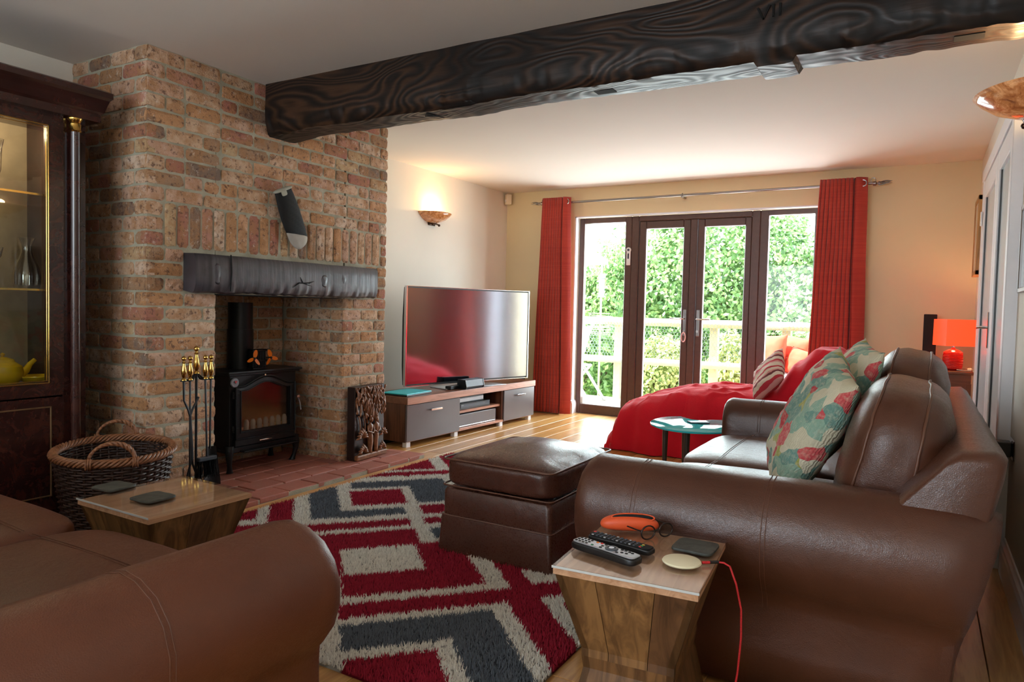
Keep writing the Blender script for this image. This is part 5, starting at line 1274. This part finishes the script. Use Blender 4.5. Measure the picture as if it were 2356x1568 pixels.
# pictures and socket on the right wall
p1 = thing('framed_picture', 'pale picture in a pine frame beyond the white doors', 'picture', (.358, 6.24, 1.70))
fb = B()
for (ya, yb, za, zb) in ((-.20, .20, .25, .285), (-.20, .20, -.285, -.25), (-.20, -.17, -.285, .285), (.17, .20, -.285, .285)): fb.rbox(-.045, 0, ya, yb, za, zb, .003, 1)
fb.build('frame', 'pine_frame', p1); B().box(-.038, -.032, -.17, .17, -.25, .25).build('print', 'paper', p1)
p2 = thing('framed_picture', 'dark narrow framed picture cut by the right edge of the photo', 'picture', (.352, 3.455, 1.39))
fb = B()
for (ya, yb, za, zb) in ((-.14, .14, .16, .18), (-.14, .14, -.18, -.16), (-.14, -.12, -.18, .18), (.12, .14, -.18, .18)): fb.rbox(-.016, 0, ya, yb, za, zb, .003, 1)
fb.build('frame', 'steel', p2); B().box(-.006, -.002, -.12, .12, -.16, .16).build('print', 'dark_print', p2)
so = thing('wall_socket', 'chrome wall socket on the right wall just above the sofa back', 'socket', (.352, 3.60, .555))
B().rbox(-.006, 0, -.074, .074, -.043, .043, .003, 1).build('plate', 'chrome', so)
pg = thing('plug_adapter', 'black plug adapter in the chrome wall socket', 'plug', (.345, 3.60, .555))
B().rbox(-.10, 0, -.03, .04, -.032, .03, .004, 1).build('body', 'black_plastic', pg)

# ------------------------------------------------------------------ rug
base = {'r': (.36, .022, .045), 'w': (.86, .82, .74), 'g': (.13, .15, .18)}
rects = [(-3, 3, -9, 9, 'r'),
 # upper motif
 (.86, .95, -9, -4.49, 'w'), (-1, .95, -4.54, -4.49, 'w'), (-.6, .21, -4.39, -4.30, 'w'), (-.03, .95, -4.39, -3.50, 'w'),
 (.62, .85, -4.28, -3.77, 'g'), (.29, .85, -4.28, -4.13, 'g'), (.05, .205, -4.33, -3.58, 'g'), (.27, .565, -4.08, -3.78, 'r'), (.05, .545, -3.70, -3.58, 'g'),
 (.85, 1.3, -4.39, -3.7, 'w'), (.95, 1.4, -4.3, -3.77, 'r'),
 (-.05, .54, -3.58, -3.50, 'w'), (.615, 2, -3.72, -3.56, 'r'), (.60, 2, -3.56, -3.50, 'w'), (.6, 2, -3.50, -3.40, 'r'), (.53, .6, -3.78, -3.12, 'w'), (.59, 2, -3.40, -3.13, 'w'), (.605, 1.1, -3.33, -3.18, 'g'),
 (-.15, -.03, -9, -3.49, 'r'), (-.21, -.15, -9, -3.55, 'w'), (-2, -.15, -3.64, -3.56, 'w'), (-.5, .53, -3.49, -3.39, 'r'), (-.5, .53, -3.39, -3.335, 'w'),
 (-.6, .51, -3.335, -3.12, 'r'), (.17, .50, -3.11, -2.81, 'w'), (.10, .155, -2.8, -2.14, 'w'), (.155, .69, -2.81, -2.60, 'r'),
 (.70, .785, -3.0, -2.54, 'w'), (.10, .785, -2.60, -2.54, 'w'), (.13, .76, -2.54, -2.42, 'r'), (.875, 1.3, -2.70, -2.56, 'w'), (.86, .925, -2.43, -1.5, 'w'), (.925, 1.5, -2.43, -2.37, 'w'),
 (.10, .73, -2.42, -2.36, 'w'), (.66, .73, -2.42, -1.5, 'w'), (.12, .66, -2.37, -2.19, 'g'), (.475, .66, -2.37, -1.4, 'g'), (.05, .475, -2.19, -2.135, 'w'), (.415, .475, -2.19, -1.4, 'w'), (.05, .13, -2.42, -2.1, 'w')]
CA, SA = math.cos(math.radians(47)), math.sin(math.radians(47))
RX0, RX1, RY0, RY1 = -2.945, -.915, 1.52, 4.22
def rug_cols(x, y):
    u = x * CA + y * SA; v = x * SA - y * CA; out = np.empty((len(x), 3))
    for a, b_, c_, d_, k_ in rects:
        m = (u >= a) & (u < b_) & (v >= c_) & (v < d_); out[m] = base[k_]
    return out
rug = thing('rug', 'thick shag rug with red, grey and cream geometric pattern before the hearth', 'rug', (0, 0, 0))
rng = np.random.default_rng(3)
nx, ny = 203, 270
gx, gy = np.meshgrid(np.linspace(RX0, RX1, nx), np.linspace(RY0, RY1, ny), indexing='ij'); gx = gx.ravel(); gy = gy.ravel()
gz = .012 + rng.uniform(0, .004, gx.size)
edge = (gx <= RX0 + 1e-6) | (gx >= RX1 - 1e-6) | (gy <= RY0 + 1e-6) | (gy >= RY1 - 1e-6); gz[edge] = .001
idx = np.arange(nx * ny).reshape(nx, ny); q = np.stack([idx[:-1, :-1], idx[1:, :-1], idx[1:, 1:], idx[:-1, 1:]], -1).reshape(-1, 4)
def np_mesh(name, V, F, cols, mat, par, kind=None):
    me = D.meshes.new(name); me.vertices.add(len(V)); me.vertices.foreach_set('co', V.astype(np.float32).ravel())
    k_ = F.shape[1]; me.loops.add(F.size); me.loops.foreach_set('vertex_index', F.astype(np.int32).ravel()); me.polygons.add(len(F)); me.polygons.foreach_set('loop_start', (np.arange(len(F)) * k_).astype(np.int32))
    at = me.color_attributes.new('tint', 'FLOAT_COLOR', 'POINT'); at.data.foreach_set('color', np.concatenate([cols, np.ones((len(cols), 1))], 1).astype(np.float32).ravel())
    me.materials.append(M[mat]); me.update(calc_edges=True); me.validate()
    o = D.objects.new(name, me); C.objects.link(o); o.parent = par
    if kind: o['kind'] = kind
    return o
np_mesh('backing', np.stack([gx, gy, gz], 1), q, rug_cols(gx, gy) * .35, 'rug', rug)  # pattern colours darkened for the shade under the pile
nt = 150000
tx = rng.uniform(RX0, RX1, nt); ty = rng.uniform(RY0, RY1, nt); cc = rug_cols(tx + rng.normal(0, .004, nt), ty + rng.normal(0, .004, nt))
ang = rng.uniform(0, 2 * PI, nt); hgt = rng.uniform(.014, .026, nt); rr = rng.uniform(.0035, .006, nt); lx = rng.normal(0, .006, nt); ly = rng.normal(0, .006, nt)
V = np.empty((nt, 4, 3))
for k_ in range(3): V[:, k_, 0] = tx + rr * np.cos(ang + k_ * 2.094); V[:, k_, 1] = ty + rr * np.sin(ang + k_ * 2.094); V[:, k_, 2] = .008
V[:, 3, 0] = tx + lx; V[:, 3, 1] = ty + ly; V[:, 3, 2] = .008 + hgt
F = (np.arange(nt) * 4)[:, None, None] + np.array([[0, 1, 3], [1, 2, 3], [2, 0, 3]])[None]; F = F.reshape(-1, 3)
sh = rng.uniform(.9, 1.25, nt)[:, None]; cv_ = np.repeat((cc * sh)[:, None, :], 4, 1); cv_[:, :3] *= .7  # tuft roots darkened, pile shading put into the vertex colour
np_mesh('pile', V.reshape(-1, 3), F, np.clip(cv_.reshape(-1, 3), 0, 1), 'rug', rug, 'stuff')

# ------------------------------------------------------------------ garden
gd = sempty('ground'); 
B().box(-22, 14, 6.98, 30, -.9, -.65).build('lawn', 'grass', gd)
dk = sempty('deck')
B().box(-7, 3, 6.99, 8.75, -.3, -.10).build('deck_frame', 'log', dk)
y = 6.99
while y < 8.75:
    B().rbox(-7, 3, y, y + .135, -.10, -.07, .004, 1).build('deck_board', 'deck', dk); y += .14
rl = thing('deck_railing', 'pale log railing with wire mesh along the edge of the deck', 'railing', (0, 8.62, 0))
B().tube([(-6.5, 0, .955), (2.5, 0, .955)], .05, 16).build('top_rail', 'log', rl, smooth=True); B().tube([(-6.5, 0, .45), (2.5, 0, .45)], .045, 14).build('lower_rail', 'log', rl, smooth=True)
for x in (-4.9, -3.45, -2.2, -1.36, .2): B().rbox(x - .05, x + .05, .045, .145, -.3, 1.0, .008, 1).build('post', 'log', rl)
wm = B(); a_ = .042
V_ = []; 
for i in range(0, 150):
    for j in range(0, 14):
        x0_ = -5.6 + i * a_ + (a_ / 2 if j % 2 else 0); z0_ = .0 + j * a_ * .9 + .47 * 0 + .02
        if z0_ > .93: continue
        for dx, dz, ex, ez in ((0, 0, .5, .35), (0, 0, -.5, .35), (.5, .35, .5, .9)):
            p = (x0_ + dx * a_, z0_ + dz * a_); q_ = (x0_ + ex * a_, z0_ + ez * a_); w_ = .0022
            if abs(ex - dx) > .2: vs = [(p[0], -.055, p[1] - w_), (q_[0], -.055, q_[1] - w_), (q_[0], -.055, q_[1] + w_), (p[0], -.055, p[1] + w_)]
            else: vs = [(p[0] - w_, -.055, p[1]), (p[0] + w_, -.055, p[1]), (q_[0] + w_, -.055, q_[1]), (q_[0] - w_, -.055, q_[1])]
            wm.add(vs + [(v[0], v[1] + .003, v[2]) for v in vs], [(0, 1, 2, 3), (7, 6, 5, 4)])
o = wm.build('wire_mesh', 'wire', rl, kind='stuff'); o.location = (0, 0, .43)
o.scale = (1, 1, 1); 

def leafmass(name, c, r, n, size, mat, seed, par):
    g = np.random.default_rng(seed); d = g.normal(size=(n, 3)); d /= np.linalg.norm(d, axis=1)[:, None]; rad = g.uniform(.72, 1.05, n)
    lump = 1 + .16 * np.sin(d[:, 0] * 6 + seed) * np.sin(d[:, 2] * 7 + seed * 2) + .1 * np.sin(d[:, 0] * 15) * np.cos(d[:, 2] * 13)
    P = np.array(c) + d * np.array(r) * (rad * lump)[:, None]
    nn = d + g.normal(0, .6, (n, 3)); nn /= np.linalg.norm(nn, axis=1)[:, None]; t = np.cross(nn, g.normal(size=(n, 3))); t /= np.linalg.norm(t, axis=1)[:, None]; w = np.cross(nn, t)
    s = g.uniform(.6, 1.2, n)[:, None] * size
    V = np.stack([P - t * s, P - w * s * .55, P + t * s, P + w * s * .55], 1).reshape(-1, 3)
    V[:, 2] = np.maximum(V[:, 2], -.7)
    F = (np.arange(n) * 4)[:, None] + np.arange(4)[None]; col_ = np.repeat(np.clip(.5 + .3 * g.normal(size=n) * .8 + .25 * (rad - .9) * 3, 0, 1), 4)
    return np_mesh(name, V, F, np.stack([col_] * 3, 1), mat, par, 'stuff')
def bush(name, label, c, r, n, size, mat, seed, group):
    o = thing(name, label, 'bush', (c[0], c[1], -.66), group=group)
    f = leafmass('foliage', (0, 0, c[2] + .66), r, n, size, mat, seed, o)
    b = B(); rr_ = random.Random(seed)
    for i in range(7): a = rr_.uniform(0, 6.28); b.tube([(0.05 * math.cos(a), .05 * math.sin(a), 0), (.3 * r[0] * math.cos(a), .3 * r[1] * math.sin(a), (c[2] + .66) * .7), (.7 * r[0] * math.cos(a), .7 * r[1] * math.sin(a), c[2] + .66 + r[2] * .3)], [.03, .02, .006], 6)
    b.build('branches', 'stem', o, smooth=True)
    return o
Hd = [(-6.1, 12.3, .5, 1.2, 1.2, 1.5), (-5.05, 12.6, .7, .95, 1.2, 1.5), (-4.1, 12.2, 1.1, 1.1, 1.2, 2.0), (-3.2, 12.2, 1.3, 1.2, 1.2, 2.2), (-2.2, 12.4, 1.1, 1.1, 1.1, 1.95), (-1.3, 12.0, .7, 1.1, 1.1, 1.45), (-.4, 12.2, .7, 1.1, 1.2, 1.45)]
hl = ['at the left edge of the left window', 'behind the bird feeder', 'seen through the left garden door', 'seen through the right garden door', 'above the orange garden cushions', 'beside the right curtain', 'mostly hidden behind the right curtain']
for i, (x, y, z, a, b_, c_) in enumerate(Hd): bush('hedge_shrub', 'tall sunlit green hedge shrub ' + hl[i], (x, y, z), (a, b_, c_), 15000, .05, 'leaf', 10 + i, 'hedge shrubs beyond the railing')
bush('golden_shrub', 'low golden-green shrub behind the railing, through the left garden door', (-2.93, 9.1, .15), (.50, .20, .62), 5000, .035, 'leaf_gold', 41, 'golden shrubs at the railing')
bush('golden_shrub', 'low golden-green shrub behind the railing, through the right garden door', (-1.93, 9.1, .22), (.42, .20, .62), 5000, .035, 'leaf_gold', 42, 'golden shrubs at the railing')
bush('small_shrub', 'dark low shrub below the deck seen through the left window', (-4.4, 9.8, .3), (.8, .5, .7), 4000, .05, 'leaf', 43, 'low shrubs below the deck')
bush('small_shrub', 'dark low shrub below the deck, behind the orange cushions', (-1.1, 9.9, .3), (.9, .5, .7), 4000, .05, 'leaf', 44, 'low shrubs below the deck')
pa = thing('parasol', 'white garden parasol seen through the left window', 'parasol', (-5.38, 9.9, -.66))
rings = [[(r_ * math.cos(a), r_ * math.sin(a), z) for a in [i / 8 * 2 * PI for i in range(8)]] for r_, z in ((1.25, 2.50), (.7, 2.86), (.05, 3.2))]
B().loft(rings, cap=False).build('canopy', 'parasol', pa); B().tube([(0, 0, 0), (0, 0, 3.24)], .025, 10).build('pole', 'log', pa)
fd = thing('bird_feeder', 'hanging green bird feeder on a pole above the railing', 'bird feeder', (-3.93, 9.2, -.66))
B().tube([(0, 0, 0), (0, 0, 2.42)], .016, 8).build('pole', 'log', fd)
B().lathe([(.055, 0), (.055, .02), (.04, .03), (.04, .26), (.055, .27), (.05, .30), (.01, .33)], 14, T(.03, -.06, 1.93)).tube([(.03, -.06, 2.25), (.03, -.06, 2.42), (0, 0, 2.42)], .004, 4).build('feeder_tube', simple('feeder_green', col(150, 200, 170), .4), fd, smooth=True)
b = B()
for i in range(12): b.tube([(-.17 + R.uniform(-.02, .02), -.03, 1.42 + i * .026), (.17 + R.uniform(-.02, .02), -.03, 1.42 + i * .026 + R.uniform(-.02, .02))], .006, 5)
b.build('twig_chime', 'log', fd)
gs = thing('garden_sofa', 'dark rattan garden sofa on the deck behind the right pane', 'garden sofa', (-1.18, 8.15, -.068))
B().box(-.40, -.35, -.26, -.21, 0, .12).box(.42, .47, -.26, -.21, 0, .12).box(-.40, -.35, .22, .27, 0, .12).box(.42, .47, .22, .27, 0, .12).rbox(-.42, .5, -.28, .30, .1, .42, .02, 2).rbox(-.42, -.34, -.28, .30, .42, .60, .02, 2).rbox(-.42, .5, .24, .32, .3, .70, .02, 2).build('frame', 'wicker_dark', gs, smooth=True); B().rbox(-.33, .5, -.27, .22, .425, .52, .03, 3).build('seat_pad', simple('pale_pad', col(226, 222, 226), .8), gs, smooth=True)
for i, (x, y, z, s_, r_) in enumerate(((-1.43, 8.12, .68, .42, -.15), (-1.19, 8.2, .68, .40, .2), (-1.12, 8.02, .60, .30, .5))):
    cush(('orange garden cushion, leftmost on the rattan sofa', 'orange garden cushion, in the middle of the rattan sofa', 'smaller orange garden cushion in front of the other two')[i], (x, y, z - .02), (math.radians(78), r_ * .4, math.radians(-35)), s_, s_, .16, 'garden_orange', 50 + i, 14, 'orange garden cushions')
fc = thing('folding_chair', 'pale folding garden chair at the left edge of the deck', 'garden chair', (-3.80, 7.95, -.068))
B().tube([(.30, 0, 0), (-.1, 0, .55), (.12, 0, .98)], .02, 8).tube([(.30, .45, 0), (-.1, .45, .55), (.12, .45, .98)], .02, 8).tube([(-.3, 0, 0), (.1, 0, .45)], .02, 8).tube([(-.3, .45, 0), (.1, .45, .45)], .02, 8).build('frame', 'silver', fc, smooth=True)
B().rbox(-.3, .12, .02, .43, .44, .46, .006, 1).loft([[(x - .01, y, z) for x, z in ((.0, .60), (.1, .94))] + [(x + .01, y, z) for x, z in ((.1, .94), (.0, .60))] for y in (.02, .43)]).build('seat', 'parasol', fc)
